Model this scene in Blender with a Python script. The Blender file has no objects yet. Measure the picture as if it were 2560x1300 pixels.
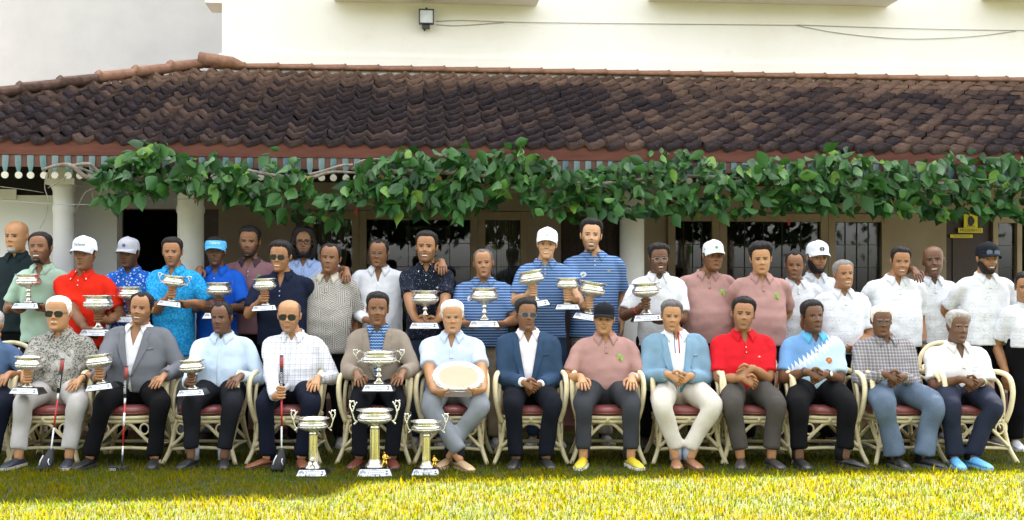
import bpy, math, random
import numpy as np
from mathutils import Vector, Matrix, Euler, noise
from mathutils.bvhtree import BVHTree

R = math.radians
random.seed(7); RNG = np.random.default_rng(7)
scene = bpy.context.scene
COL = scene.collection

# ---------------------------------------------------------------- camera
F, HC, HOR, CX = 2800.0, 1.36, 720.0, 1280.0      # focal length in photo pixels, eye height, horizon row, centre column
cam = bpy.data.cameras.new('camera'); camo = bpy.data.objects.new('camera', cam); COL.objects.link(camo)
camo.location = (0, 0, HC); camo.rotation_euler = (R(90), 0, 0)
cam.sensor_width = 36; cam.lens = 36 * F / 2560; cam.shift_y = (HOR - 650) / 2560
cam.clip_start = .1; cam.clip_end = 500
scene.camera = camo

# ---------------------------------------------------------------- world, sun, exposure
SUN_EL, SUN_AZ = 62.0, 20.0        # sun stands behind the clubhouse, a little to the right
w = bpy.data.worlds.new('World'); scene.world = w; w.use_nodes = True
nt = w.node_tree; bg = nt.nodes['Background']
sky = nt.nodes.new('ShaderNodeTexSky'); sky.sky_type = 'NISHITA'; sky.sun_disc = False
sky.sun_elevation = R(SUN_EL); sky.sun_rotation = R(SUN_AZ)
sky.air_density = 1.0; sky.dust_density = 3.0; sky.ozone_density = .6
hs = nt.nodes.new('ShaderNodeHueSaturation'); hs.inputs['Saturation'].default_value = .26
nt.links.new(sky.outputs[0], hs.inputs['Color']); nt.links.new(hs.outputs[0], bg.inputs[0])
bg.inputs[1].default_value = .056
sun = bpy.data.lights.new('sun', 'SUN'); suno = bpy.data.objects.new('sun', sun); COL.objects.link(suno)
sun.energy = 4.2; sun.angle = R(.53); sun.color = (1, .93, .78)
sd = Vector((math.sin(R(SUN_AZ)) * math.cos(R(SUN_EL)), math.cos(R(SUN_AZ)) * math.cos(R(SUN_EL)), math.sin(R(SUN_EL))))
suno.rotation_euler = sd.to_track_quat('Z', 'Y').to_euler(); suno.location = sd * 60
scene.render.engine = 'CYCLES'
vs = scene.view_settings
vs.view_transform = 'Standard'; vs.look = 'None'; vs.gamma = 1; vs.exposure = 4.0

# ---------------------------------------------------------------- helpers
def at(x, y, d):
    """point at depth d seen in direction (x, y) of the photograph's frame"""
    return Vector(((x - CX) / F * d, d, HC - (y - HOR) / F * d))

def tag(o, label=None, cat=None, group=None, kind=None):
    if label: o['label'] = label
    if cat: o['category'] = cat
    if group: o['group'] = group
    if kind: o['kind'] = kind
    return o

def empty(name, loc=(0, 0, 0), rz=0, label=None, cat=None, group=None, parent=None):
    o = bpy.data.objects.new(name, None); COL.objects.link(o)
    o.empty_display_size = .1
    o.location = loc; o.rotation_euler = (0, 0, rz)
    if parent: o.parent = parent
    return tag(o, label, cat, group)

def mk(name, V, Fc, mat, parent=None, smooth=True, cols=None, mats=None, loc=None):
    me = bpy.data.meshes.new(name)
    V = np.asarray(V, dtype=float).reshape(-1, 3)
    if isinstance(Fc, np.ndarray): Fc = Fc.tolist()
    me.from_pydata(V.tolist(), [], Fc)
    if cols is not None:
        a = me.attributes.new('tint', 'FLOAT_COLOR', 'POINT')
        c = np.ones((len(V), 4)); c[:, :3] = cols
        a.data.foreach_set('color', c.ravel())
    for m in (mat if isinstance(mat, (list, tuple)) else [mat]): me.materials.append(m)
    if mats is not None: me.polygons.foreach_set('material_index', mats)
    if smooth: me.polygons.foreach_set('use_smooth', [True] * len(me.polygons))
    me.update()
    o = bpy.data.objects.new(name, me); COL.objects.link(o)
    if parent: o.parent = parent
    if loc is not None: o.location = loc
    return o

def dup(o, name=None, parent=None, loc=None, rot=None):
    c = o.copy(); COL.objects.link(c)
    if name: c.name = name
    c.parent = parent
    if loc is not None: c.location = loc
    if rot is not None: c.rotation_euler = rot
    return c

def copy_tree(o, parent=None):
    c = dup(o, None, parent)
    for ch in list(o.children): copy_tree(ch, c)
    return c

class MB:
    """collects shapes for one mesh"""
    def __init__(s): s.V = []; s.F = []; s.C = []; s.col = None
    def add(s, V, Fc, col=None):
        n = len(s.V); s.V.extend([tuple(v) for v in V])
        s.F.extend([tuple(i + n for i in f) for f in Fc])
        c = col if col is not None else (s.col or (1, 1, 1))
        s.C.extend([c] * len(V))
    def box(s, x0, x1, y0, y1, z0, z1):
        V = [(x, y, z) for x in (x0, x1) for y in (y0, y1) for z in (z0, z1)]
        s.add(V, [(0, 1, 3, 2), (4, 6, 7, 5), (0, 4, 5, 1), (2, 3, 7, 6), (0, 2, 6, 4), (1, 5, 7, 3)])
    def tube(s, pts, rad, n=10, ref=None, closed=False, col=None, cap=True):
        P = [Vector(p) for p in pts]; m = len(P)
        if not isinstance(rad, (list, tuple)): rad = [rad] * m
        T = []
        for i in range(m):
            a = P[(i - 1) % m] if (closed or i) else P[0]
            b = P[(i + 1) % m] if (closed or i < m - 1) else P[m - 1]
            t = b - a
            T.append(t.normalized() if t.length > 1e-9 else Vector((0, 0, 1)))
        if ref is None:
            ref = Vector((0, 0, 1)) if abs(T[0].z) < .9 else Vector((1, 0, 0))
        A = Vector(ref); V = []
        for i in range(m):
            A = A - T[i] * A.dot(T[i])
            if A.length < 1e-6: A = T[i].orthogonal()
            A.normalize(); B = T[i].cross(A)
            ra, rb = rad[i] if isinstance(rad[i], (list, tuple)) else (rad[i], rad[i])
            for k in range(n):
                an = 2 * math.pi * k / n
                V.append(P[i] + A * (ra * math.cos(an)) + B * (rb * math.sin(an)))
        Fc = []
        for i in range(m if closed else m - 1):
            j = (i + 1) % m
            for k in range(n):
                l = (k + 1) % n
                Fc.append((i * n + k, i * n + l, j * n + l, j * n + k))
        if cap and not closed:
            Fc.append(tuple(range(n - 1, -1, -1))); Fc.append(tuple((m - 1) * n + k for k in range(n)))
        s.add(V, Fc, col)
    def loft(s, rings, cap=True, col=None):
        n = len(rings[0]); V = [v for r in rings for v in r]; Fc = []
        for i in range(len(rings) - 1):
            for k in range(n):
                l = (k + 1) % n
                Fc.append((i * n + k, i * n + l, (i + 1) * n + l, (i + 1) * n + k))
        if cap:
            Fc.append(tuple(range(n - 1, -1, -1))); Fc.append(tuple((len(rings) - 1) * n + k for k in range(n)))
        s.add(V, Fc, col)
    def lathe(s, prof, n=28, c=(0, 0, 0), col=None):
        s.loft([[(c[0] + r * math.cos(2 * math.pi * k / n), c[1] + r * math.sin(2 * math.pi * k / n), c[2] + z) for k in range(n)] for r, z in prof], True, col)
    def ball(s, c, r, n=10, m=7, col=None):
        rx, ry, rz = r if isinstance(r, (tuple, list)) else (r, r, r)
        rg = []
        for i in range(m + 1):
            a = -math.pi / 2 + math.pi * (i + .02) / (m + .04)
            rg.append([(c[0] + rx * math.cos(a) * math.cos(2 * math.pi * k / n), c[1] + ry * math.cos(a) * math.sin(2 * math.pi * k / n), c[2] + rz * math.sin(a)) for k in range(n)])
        s.loft(rg, True, col)
    def build(s, name, mat, parent=None, smooth=True, cols=False, off=None, loc=None):
        V = np.array(s.V, dtype=float).reshape(-1, 3)
        if off is not None: V = V - np.array(off)
        return mk(name, V, s.F, mat, parent, smooth, np.array(s.C) if cols else None, loc=loc)

def spline(P, n=6):
    """Catmull-Rom through points (any dimension)"""
    P = [np.array(p, float) for p in P]; out = []
    for i in range(len(P) - 1):
        p0 = P[i - 1] if i else 2 * P[0] - P[1]; p1, p2 = P[i], P[i + 1]
        p3 = P[i + 2] if i + 2 < len(P) else 2 * P[-1] - P[-2]
        for k in range(n):
            t = k / n
            out.append(.5 * (2 * p1 + (p2 - p0) * t + (2 * p0 - 5 * p1 + 4 * p2 - p3) * t * t + (3 * p1 - p0 - 3 * p2 + p3) * t ** 3))
    out.append(P[-1]); return out

_txt = {}
def text_mesh(st, size=1.0):
    """flat lettering as vertices (x, y) and faces, centred on the origin, cap height about size"""
    if st not in _txt:
        c = bpy.data.curves.new('lettering', 'FONT'); c.body = st; c.size = 1.4; c.resolution_u = 2
        c.align_x = 'CENTER'; c.align_y = 'CENTER'
        o = bpy.data.objects.new('lettering', c); COL.objects.link(o)
        dg = bpy.context.evaluated_depsgraph_get(); me = bpy.data.meshes.new_from_object(o.evaluated_get(dg))
        V = np.array([v.co[:] for v in me.vertices]).reshape(-1, 3); Fc = [tuple(p.vertices) for p in me.polygons]
        bpy.data.objects.remove(o); bpy.data.curves.remove(c); bpy.data.meshes.remove(me)
        _txt[st] = (V, Fc)
    V, Fc = _txt[st]
    return V * size, Fc

# ---------------------------------------------------------------- materials
class NT:
    def __init__(s, name):
        s.m = bpy.data.materials.new(name); s.m.use_nodes = True
        s.t = s.m.node_tree; s.b = s.t.nodes['Principled BSDF']; s._tc = None
    def n(s, ty, **kw):
        x = s.t.nodes.new(ty)
        for k, v in kw.items(): setattr(x, k, v)
        return x
    def link(s, a, b): s.t.links.new(a, b)
    def put(s, sock, v):
        if isinstance(v, bpy.types.NodeSocket): s.link(v, sock)
        elif isinstance(v, (tuple, list)) and len(v) == 3 and sock.type == 'RGBA': sock.default_value = (*v, 1)
        else: sock.default_value = v
    def obj(s):
        if not s._tc: s._tc = s.n('ShaderNodeTexCoord')
        return s._tc.outputs['Object']
    def xyz(s, v=None):
        x = s.n('ShaderNodeSeparateXYZ'); s.link(v or s.obj(), x.inputs[0]); return x.outputs
    def math(s, op, a, b=0.0, c=0.0):
        x = s.n('ShaderNodeMath', operation=op); s.put(x.inputs[0], a); s.put(x.inputs[1], b); s.put(x.inputs[2], c); return x.outputs[0]
    def mix(s, f, a, b, bt='MIX'):
        x = s.n('ShaderNodeMix', data_type='RGBA', blend_type=bt); s.put(x.inputs[0], f); s.put(x.inputs[6], a); s.put(x.inputs[7], b); return x.outputs[2]
    def noise(s, sc, det=3, rough=.6, v=None, color=False):
        x = s.n('ShaderNodeTexNoise'); x.inputs['Scale'].default_value = sc; x.inputs['Detail'].default_value = det; x.inputs['Roughness'].default_value = rough
        s.link(v or s.obj(), x.inputs['Vector']); return x.outputs['Color' if color else 'Fac']
    def voro(s, sc, feat='F1', v=None):
        x = s.n('ShaderNodeTexVoronoi', feature=feat); x.inputs['Scale'].default_value = sc; s.link(v or s.obj(), x.inputs['Vector']); return x.outputs
    def scale(s, vec):
        x = s.n('ShaderNodeMapping'); x.inputs['Scale'].default_value = vec; s.link(s.obj(), x.inputs[0]); return x.outputs[0]
    def ramp(s, f, a, b):
        x = s.n('ShaderNodeMapRange'); x.inputs[1].default_value = a; x.inputs[2].default_value = b; s.put(x.inputs[0], f); return x.outputs[0]
    def line(s, v, per, wid):
        """1 inside stripes of width wid repeating every per"""
        return s.math('LESS_THAN', s.math('MODULO', s.math('ADD', v, 100 * per), per), wid)
    def attr(s, name='tint'):
        x = s.n('ShaderNodeAttribute', attribute_name=name); return x.outputs['Color']
    def rnd(s): return s.n('ShaderNodeObjectInfo').outputs['Random']
    def bump(s, h, st=.3, dist=.01):
        x = s.n('ShaderNodeBump'); x.inputs['Strength'].default_value = st; x.inputs['Distance'].default_value = dist
        s.put(x.inputs['Height'], h); s.link(x.outputs[0], s.b.inputs['Normal'])
    def fin(s, col, rough=.6, metal=0.0, spec=None, sheen=0):
        s.put(s.b.inputs['Base Color'], col); s.put(s.b.inputs['Roughness'], rough); s.put(s.b.inputs['Metallic'], metal)
        if spec is not None: s.b.inputs['Specular IOR Level'].default_value = spec
        return s.m

_mc = {}
def plain(name, col, rough=.6, metal=0.0, var=.15, sc=9.0, spec=None, bump=0):
    k = (name, col, rough, metal)
    if k in _mc: return _mc[k]
    t = NT(name)
    d = tuple(c * (1 - var) for c in col); l = tuple(min(1, c * (1 + var)) for c in col)
    f = t.noise(sc, 4)
    c = t.mix(t.ramp(f, .3, .7), d, l)
    if bump: t.bump(t.noise(sc * 8, 3), bump, .01)
    _mc[k] = t.fin(c, rough, metal, spec); return _mc[k]

def cloth(col, pat='plain', c2=(1, 1, 1), c3=(0, 0, 0), p=1.0):
    k = ('cloth', col, pat, c2, c3, p)
    if k in _mc: return _mc[k]
    t = NT('cloth_' + pat); o = t.xyz(); x, y, z = o[0], o[1], o[2]
    base = t.mix(t.ramp(t.noise(5, 3), .3, .7), tuple(c * .88 for c in col), tuple(min(1, c * 1.1) for c in col))
    if pat == 'check':
        per = .042 * p
        a = t.line(x, per, .006); b = t.line(z, per, .006); a2 = t.line(t.math('ADD', x, .014), per, .004); b2 = t.line(t.math('ADD', z, .014), per, .004)
        base = t.mix(t.math('MULTIPLY', t.math('ADD', a, b), .45), base, c2)
        base = t.mix(t.math('MULTIPLY', t.math('ADD', a2, b2), .4), base, c3)
    elif pat == 'zigzag':
        tri = t.math('PINGPONG', x, .011)
        v = t.math('ADD', z, t.math('MULTIPLY', tri, .55))
        base = t.mix(t.line(v, .023, .008), base, c2)
        base = t.mix(t.math('MULTIPLY', t.line(t.math('ADD', v, .011), .023, .004), .5), base, c3)
    elif pat == 'dots':
        base = t.mix(t.math('LESS_THAN', t.voro(42 * p)[0], .30), base, c2)
    elif pat == 'splash':
        base = t.mix(t.ramp(t.noise(60, 3, .8), .46, .58), base, c2)
    elif pat == 'sketch':
        f = t.math('ADD', t.ramp(t.noise(75, 4, .8), .52, .60), t.math('MULTIPLY', t.line(z, .03, .004), .5))
        f = t.math('MULTIPLY', f, t.ramp(z, 1.52, 1.30)); f = t.math('MULTIPLY', f, t.ramp(t.noise(7, 2), .40, .52))
        base = t.mix(t.math('MULTIPLY', f, .42), base, c2)
    elif pat == 'geo':
        v = t.voro(17)
        ang = t.math('MULTIPLY', t.math('FLOOR', t.math('MULTIPLY', t.xyz(v[1])[0], 3)), 1.047)
        u = t.math('ADD', t.math('MULTIPLY', x, t.math('COSINE', ang)), t.math('MULTIPLY', z, t.math('SINE', ang)))
        base = t.mix(t.line(u, .015, .006), base, c2)
    elif pat == 'leaf':
        base = t.mix(t.ramp(t.noise(70, 4, .75), .50, .56), base, c2)
        base = t.mix(t.math('MULTIPLY', t.ramp(t.noise(9, 1), .58, .62), .55), base, c3)
    elif pat == 'micro':
        a = t.line(t.math('ADD', x, z), .014, .006); b = t.line(t.math('SUBTRACT', x, z), .014, .006)
        base = t.mix(t.math('MULTIPLY', t.math('ADD', a, b), .5), base, c2)
    elif pat == 'burst':
        n = t.math('MULTIPLY', t.math('PINGPONG', t.math('ADD', x, t.math('MULTIPLY', z, .4)), .02), 3.2)
        e = t.math('ADD', t.math('SUBTRACT', t.math('ADD', z, t.math('MULTIPLY', x, -.7)), n), 0)
        base = t.mix(t.math('GREATER_THAN', e, p), base, c2)
        base = t.mix(t.math('MULTIPLY', t.math('GREATER_THAN', e, p + .06), .8), base, c3)
    elif pat == 'specks':
        base = t.mix(t.math('LESS_THAN', t.voro(65)[0], .20), base, c2)
    elif pat == 'denim':
        base = t.mix(t.ramp(t.noise(4, 2), .45, .7), base, c2)
        base = t.mix(t.math('MULTIPLY', t.noise(220, 2), .25), base, (.5, .6, .7))
    elif pat == 'weave':
        base = t.mix(t.math('MULTIPLY', t.noise(160, 2, .7), .35), base, c2)
    h = t.math('ADD', t.noise(8, 2, .45, t.scale((1.5, 1.5, .8))), t.math('MULTIPLY', t.noise(300, 1), .03))
    t.bump(h, .24, .03)
    m = t.fin(base, .88, 0, .12)
    _mc[k] = m; return m

t = NT('skin'); a = t.attr()
c = t.mix(t.math('MULTIPLY', t.ramp(t.noise(28, 4), .35, .7), .22), a, t.mix(1, a, (.62, .45, .40), 'MULTIPLY'))
t.bump(t.noise(120, 3), .12, .004); SKIN = t.fin(c, .5, 0, .42)
t = NT('hair'); a = t.attr()
st = t.noise(55, 3, .7, t.scale((1.6, .5, .5)))
t.bump(st, .7, .012); HAIR = t.fin(t.mix(t.ramp(st, .35, .7), a, t.mix(1, a, (1.7, 1.6, 1.5), 'MULTIPLY')), .6, 0, .18)
LENS = plain('dark_lens', (.008, .008, .010), .06, 0, .1)
WIRE = plain('spectacle_wire', (.08, .075, .07), .3, .7)
SILVER_T = NT('silver'); 
_h = SILVER_T.math('MULTIPLY', SILVER_T.voro(150)[0], 1)
SILVER_T.bump(_h, .16, .004)
SILVER = SILVER_T.fin(SILVER_T.mix(SILVER_T.ramp(SILVER_T.noise(14, 3), .35, .7), (.66, .63, .54), (.90, .88, .80)), SILVER_T.ramp(SILVER_T.noise(30, 2), .0, 2.2), .92)
t = NT('embossed_silver'); v = t.voro(95)[0]; t.bump(t.math('ADD', v, t.noise(180, 2)), .8, .006)
EMBOSS = t.fin(t.mix(t.ramp(v, .1, .5), (.50, .47, .38), (.86, .84, .76)), .26, .9)
PLAQUE = plain('plaque_metal', (.72, .73, .76), .35, .35, .05)
INK = plain('ink', (.05, .05, .06), .7)
BASEWOOD = plain('dark_base_wood', (.012, .010, .012), .25)
GOLD = plain('gilt', (.80, .50, .09), .22, 1.0, .1)
# ================================================================ ground
t = NT('lawn_soil')
g = t.mix(t.ramp(t.noise(1.3, 5), .3, .7), (.026, .032, .013), (.042, .043, .020))
g = t.mix(t.ramp(t.noise(9, 5, .75), .5, .75), g, (.055, .045, .008))
t.bump(t.noise(60, 4), .6, .02)
LAWN = t.fin(g, .9, 0, .2)
mk('lawn', [(-160, -160, 0), (160, -160, 0), (160, 160, 0), (-160, 160, 0)], [(0, 1, 2, 3)], LAWN, smooth=False)['kind'] = 'structure'

t = NT('grass_blade'); a = t.attr()
BLADE = t.fin(a, .9, 0, 0.0)
tr = t.n('ShaderNodeBsdfTranslucent'); t.put(tr.inputs[0], t.mix(1, a, (1.6, 1.35, .35), 'MULTIPLY'))
ms = t.n('ShaderNodeMixShader'); ms.inputs[0].default_value = .42
t.link(t.b.outputs[0], ms.inputs[1]); t.link(tr.outputs[0], ms.inputs[2]); t.link(ms.outputs[0], t.t.nodes['Material Output'].inputs[0])
def grass():
    pts = []
    for (y0, y1, dens) in ((5.4, 6.8, 3300), (6.8, 8.3, 3000), (8.3, 9.3, 1700), (9.3, 11.4, 800)):
        hw = .5 * y1 + .2; n = int(2 * hw * (y1 - y0) * dens)
        pts.append(np.stack([RNG.uniform(-hw, hw, n), RNG.uniform(y0, y1, n)], 1))
    P = np.concatenate(pts); n = len(P)
    cl = np.array([noise.noise((x * 2.2, y * 2.2, 0)) + .6 * noise.noise((x * 7, y * 7, 3)) for x, y in P])
    h = RNG.uniform(.018, .042, n) * (1 + .35 * cl) + (RNG.random(n) < .012) * RNG.uniform(.02, .05, n)
    az = RNG.uniform(0, 2 * np.pi, n); ln = RNG.uniform(.15, 1.1, n) * h; wd = RNG.uniform(.0018, .0036, n)
    dx, dy = np.cos(az), np.sin(az)
    base = np.stack([P[:, 0], P[:, 1], np.zeros(n)], 1); s = np.stack([-dy, dx, np.zeros(n)], 1) * wd[:, None]
    mid = base + np.stack([dx * ln * .35, dy * ln * .35, h * .62], 1); tip = base + np.stack([dx * ln, dy * ln, h], 1)
    V = np.stack([base - s, base + s, mid + s * .8, mid - s * .8, tip], 1).reshape(-1, 3)
    k = np.arange(n)[:, None] * 5
    Fc = np.concatenate([k + np.array([0, 1, 2]), k + np.array([0, 2, 3]), k + np.array([3, 2, 4])])
    dry = np.clip(.34 + .36 * cl + RNG.normal(0, .2, n), 0, 1)[:, None]
    c = (1 - dry) * np.array([.062, .104, .003]) + dry * np.array([.185, .138, .003])
    c *= RNG.uniform(.7, 1.25, n)[:, None]
    me = bpy.data.meshes.new('grass'); me.vertices.add(len(V)); me.vertices.foreach_set('co', V.ravel())
    me.loops.add(Fc.size); me.loops.foreach_set('vertex_index', Fc.ravel().astype(np.int32))
    me.polygons.add(len(Fc)); me.polygons.foreach_set('loop_start', np.arange(0, Fc.size, 3, dtype=np.int32))
    me.update(calc_edges=True)
    at_ = me.attributes.new('tint', 'FLOAT_COLOR', 'POINT'); cc = np.ones((len(V), 4)); cc[:, :3] = np.repeat(c, 5, 0)
    at_.data.foreach_set('color', cc.ravel()); me.materials.append(BLADE)
    o = bpy.data.objects.new('grass', me); COL.objects.link(o)
    tag(o, 'short mown lawn grass, sunlit in front and shaded under the chairs', 'grass', kind='stuff')
grass()

# ================================================================ clubhouse
TH = R(5.3); BO = Vector((0, 10.4, 0)); WV = 2.9; EZ = 2.68
CL = empty('clubhouse', BO, TH, 'white two storey clubhouse with a tiled veranda roof behind the group', 'building')
ct, sn = math.cos(TH), math.sin(TH)
def loc(p):
    q = Vector(p) - BO; return Vector((q.x * ct + q.y * sn, -q.x * sn + q.y * ct, q.z))
def bw(x, y, v):
    """where the sight line (x, y) meets the clubhouse plane at depth v behind the eave: (u, z)"""
    d = Vector(((x - CX) / F, 1, -(y - HOR) / F)); o = loc((0, 0, HC)); dl = Vector((d.x * ct + d.y * sn, -d.x * sn + d.y * ct, d.z))
    k = (v - o.y) / dl.y; q = o + dl * k; return q.x, q.z
def wld(u, v, z): return Vector((BO.x + u * ct - v * sn, BO.y + u * sn + v * ct, z))

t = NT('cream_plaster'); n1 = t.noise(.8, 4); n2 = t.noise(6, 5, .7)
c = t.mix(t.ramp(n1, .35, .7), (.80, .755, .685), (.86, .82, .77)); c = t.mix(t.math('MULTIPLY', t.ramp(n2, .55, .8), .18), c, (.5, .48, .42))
t.bump(n2, .15, .01); PLASTER = t.fin(c, .8, 0, .2)
GREYW = plain('grey_white_plaster', (.52, .52, .53), .85, 0, .06, 2, .2, .1)
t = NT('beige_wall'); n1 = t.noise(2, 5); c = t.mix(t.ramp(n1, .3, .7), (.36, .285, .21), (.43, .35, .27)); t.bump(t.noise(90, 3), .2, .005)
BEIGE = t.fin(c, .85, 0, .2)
WHITEW = plain('white_wall', (.76, .74, .73), .85, 0, .06, 1.5, .2, .1)
FRAMEW = plain('beige_window_paint', (.36, .27, .17), .55, 0, .15, 5)
DARKW = plain('dark_brown_door', (.035, .012, .010), .5, 0, .3, 7)
GRILLE = plain('brown_lattice', (.065, .042, .034), .7, 0, .4, 30, None, .6)
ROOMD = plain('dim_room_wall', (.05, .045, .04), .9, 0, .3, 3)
t = NT('fascia_paint'); n1 = t.noise(4, 5, .7, t.scale((.5, 1, 4))); c = t.mix(t.ramp(n1, .35, .7), (.085, .022, .014), (.15, .048, .028))
FASCIA = t.fin(c, .6, 0, .3)
COLM = plain('column_paint', (.78, .75, .67), .7, 0, .06, 3, .25, .1)

mb = MB(); uL, _ = bw(555, 100, WV)
mb.box(uL, 9.5, WV, WV + .3, 3.6, 10.0); mb.build('upper_wall', PLASTER, CL, False)
mb = MB(); _, zb = bw(1280, 148, WV); mb.box(uL - .03, 9.5, WV - .035, WV - .003, 3.6, zb); mb.build('wall_plinth_band', PLASTER, CL, False)
mb = MB(); mb.box(uL, uL + .3, WV + .303, 7.2, 3.2, 10.0); mb.build('side_wall', PLASTER, CL, False)
mb = MB(); mb.box(uL - .5, 10, WV - .5, 8, 10.01, 10.2); mb.build('roof_slab', GREYW, CL, False)  # unseen from the lawn; height set so its shadow covers the seated heads
mb = MB(); mb.box(uL - .4, 1.1, WV - .45, 7, 10.205, 11.45); mb.build('shadow_block', PLASTER, CL, False)  # unseen block added on the roof to lengthen the left of the shadow
for (x0, x1) in ((830, 1352), (1640, 2258), (2500, 2900)):
    u0, _ = bw(x0, 6, WV - .45); u1, _ = bw(x1, 6, WV - .45); z0 = bw(x0, 3, WV)[1] - .01
    mb = MB(); mb.box(u0, u1, WV - .45, WV - .004, z0 + .01, z0 + .09); mb.build('window_ledge', PLASTER, CL, False)
u0, z0 = bw(513, 8, WV + .05); mb = MB(); mb.box(u0, uL - .003, WV + .02, WV + .5, z0, z0 + .1); mb.build('window_ledge', PLASTER, CL, False)
LW = empty('side_wing', wld(-5.5, 6.0, 0), TH, 'tall grey white wall of the wing set back beside the tiled roof', 'building')
mb = MB(); mb.box(-9, 5.5 + uL + .6, 0, .3, 0, 7.6); mb.build('wall', GREYW, LW, False)
mb = MB(); mb.box(-9.2, 5.5 + uL + .6, -.2, 2.5, 7.61, 7.8); mb.build('roof_slab', GREYW, LW, False)

# ---- tiled roof
RZ1 = 1.36 + 535 * 13.3 / 2800; SL = math.hypot(WV, RZ1 - EZ); PIT = math.atan2(RZ1 - EZ, WV); NR = 13; EXP = SL / NR; TW = .185
def roofpt(u, s, h=0):    # s along slope from the eave, h above it
    return (u, s * math.cos(PIT) - h * math.sin(PIT), EZ + s * math.sin(PIT) + h * math.cos(PIT))
UE0, UE1 = -6.9, 7.6
hip = lambda s: uL - .22 + (UE0 - uL + .22) * (1 - s / SL)       # hip line
mb = MB(); V = [roofpt(UE0, 0, -.03), roofpt(UE1, 0, -.03), roofpt(UE1, SL, -.03), roofpt(uL - .2, SL, -.03)]
mb.add(V, [(0, 1, 2, 3)]); V2 = [roofpt(UE0, 0.0, -.09), roofpt(UE1, 0.0, -.09), roofpt(UE1, SL, -.09), roofpt(uL - .2, SL, -.09)]
mb.add(V2, [(3, 2, 1, 0)]); mb.build('roof_deck', plain('old_timber', (.05, .035, .025), .9), CL, False)
# left return slope of the hip
mb = MB(); hx0 = Vector(roofpt(UE0, 0, -.02)); hx1 = Vector(roofpt(uL - .2, SL, -.02))
mb.add([hx0, hx1, (uL - .2, 8, hx1.z), (UE0, 8, hx0.z)], [(0, 1, 2, 3)]); 
mb.build('return_roof', plain('tile_brown', (.10, .05, .035), .85), CL, False)

def tile_mesh():
    n = 8; L = EXP * 1.16; pr = []
    for i in range(n + 1):
        a = i / n; zz = .021 * math.cos(2 * math.pi * a * 1.0 + .5) + .010 * math.cos(4 * math.pi * a)
        pr.append(((a - .5) * TW * 1.02, zz))
    V = []
    for (yy, dz) in ((0, .036), (L, .0)): V += [(x, yy, z + dz) for x, z in pr]
    V += [(x, .0, z + .036 - .046) for x, z in pr]
    m = n + 1; Fc = [(i, i + 1, m + i + 1, m + i) for i in range(n)] + [(2 * m + i, 2 * m + i + 1, i + 1, i) for i in range(n)]
    return V, Fc
TV, TF = tile_mesh()
def tilemat(name, indiv):
    t = NT(name); oi = t.rnd() if indiv else t.xyz(t.attr())[0]
    gw = t.n('ShaderNodeNewGeometry'); pos = gw.outputs['Position']
    n1 = t.noise(.55, 4, .6, pos); n2 = t.noise(14, 5, .7, pos)
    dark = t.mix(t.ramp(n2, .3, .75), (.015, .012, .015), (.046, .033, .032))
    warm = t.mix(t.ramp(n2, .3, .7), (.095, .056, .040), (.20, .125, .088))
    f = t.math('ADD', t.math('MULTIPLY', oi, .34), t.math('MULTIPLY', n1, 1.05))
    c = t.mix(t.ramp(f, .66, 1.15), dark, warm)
    c = t.mix(t.math('MULTIPLY', t.ramp(t.noise(40, 3, .7, pos), .62, .72), .35), c, (.30, .24, .19))
    t.bump(n2, .5, .012); return t.fin(c, .95, 0, .05)
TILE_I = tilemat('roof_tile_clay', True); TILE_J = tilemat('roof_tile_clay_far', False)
t = NT('terracotta'); n2 = t.noise(10, 5, .7); TERRA = t.fin(t.mix(t.ramp(n2, .3, .75), (.17, .085, .055), (.36, .20, .13)), .9, 0, .2)
tme = bpy.data.meshes.new('roof_tile'); tme.from_pydata(TV, [], TF); tme.materials.append(TILE_I)
tme.polygons.foreach_set('use_smooth', [True] * len(TF))
TVn = np.array(TV); JV, JF, JC = [], [], []; cnt = 0
for r in range(NR):
    s = r * EXP; u = UE0 + .1 + RNG.normal(0, .012); row = []
    while u < UE1:
        if u > hip(s + EXP * .6) - .16: row.append(u)
        u += TW
    for u in row:
        p = roofpt(u + RNG.normal(0, .004), s - .03 + RNG.normal(0, .005), RNG.uniform(-.003, .006))
        rot = Euler((PIT - .05 + RNG.normal(0, .012), RNG.normal(0, .012), RNG.normal(0, .014)))
        near = -5.6 < u < 5.9 and r < 6
        if near and cnt < 300:
            o = bpy.data.objects.new('roof_tile', tme); COL.objects.link(o); o.parent = CL; o.location = p; o.rotation_euler = rot; cnt += 1
        else:
            M = np.array(rot.to_matrix()); V = TVn @ M.T + np.array(p)
            k = len(JV) * len(TVn); JV.append(V); JF += [tuple(i + k for i in f) for f in TF]
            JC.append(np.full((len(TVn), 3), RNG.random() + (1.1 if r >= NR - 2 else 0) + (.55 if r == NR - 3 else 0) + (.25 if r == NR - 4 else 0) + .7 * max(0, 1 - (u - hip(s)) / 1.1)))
jo = mk('upper_roof_tiles', np.concatenate(JV), JF, TILE_J, CL, True, np.concatenate(JC)); jo['kind'] = 'stuff'
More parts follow.
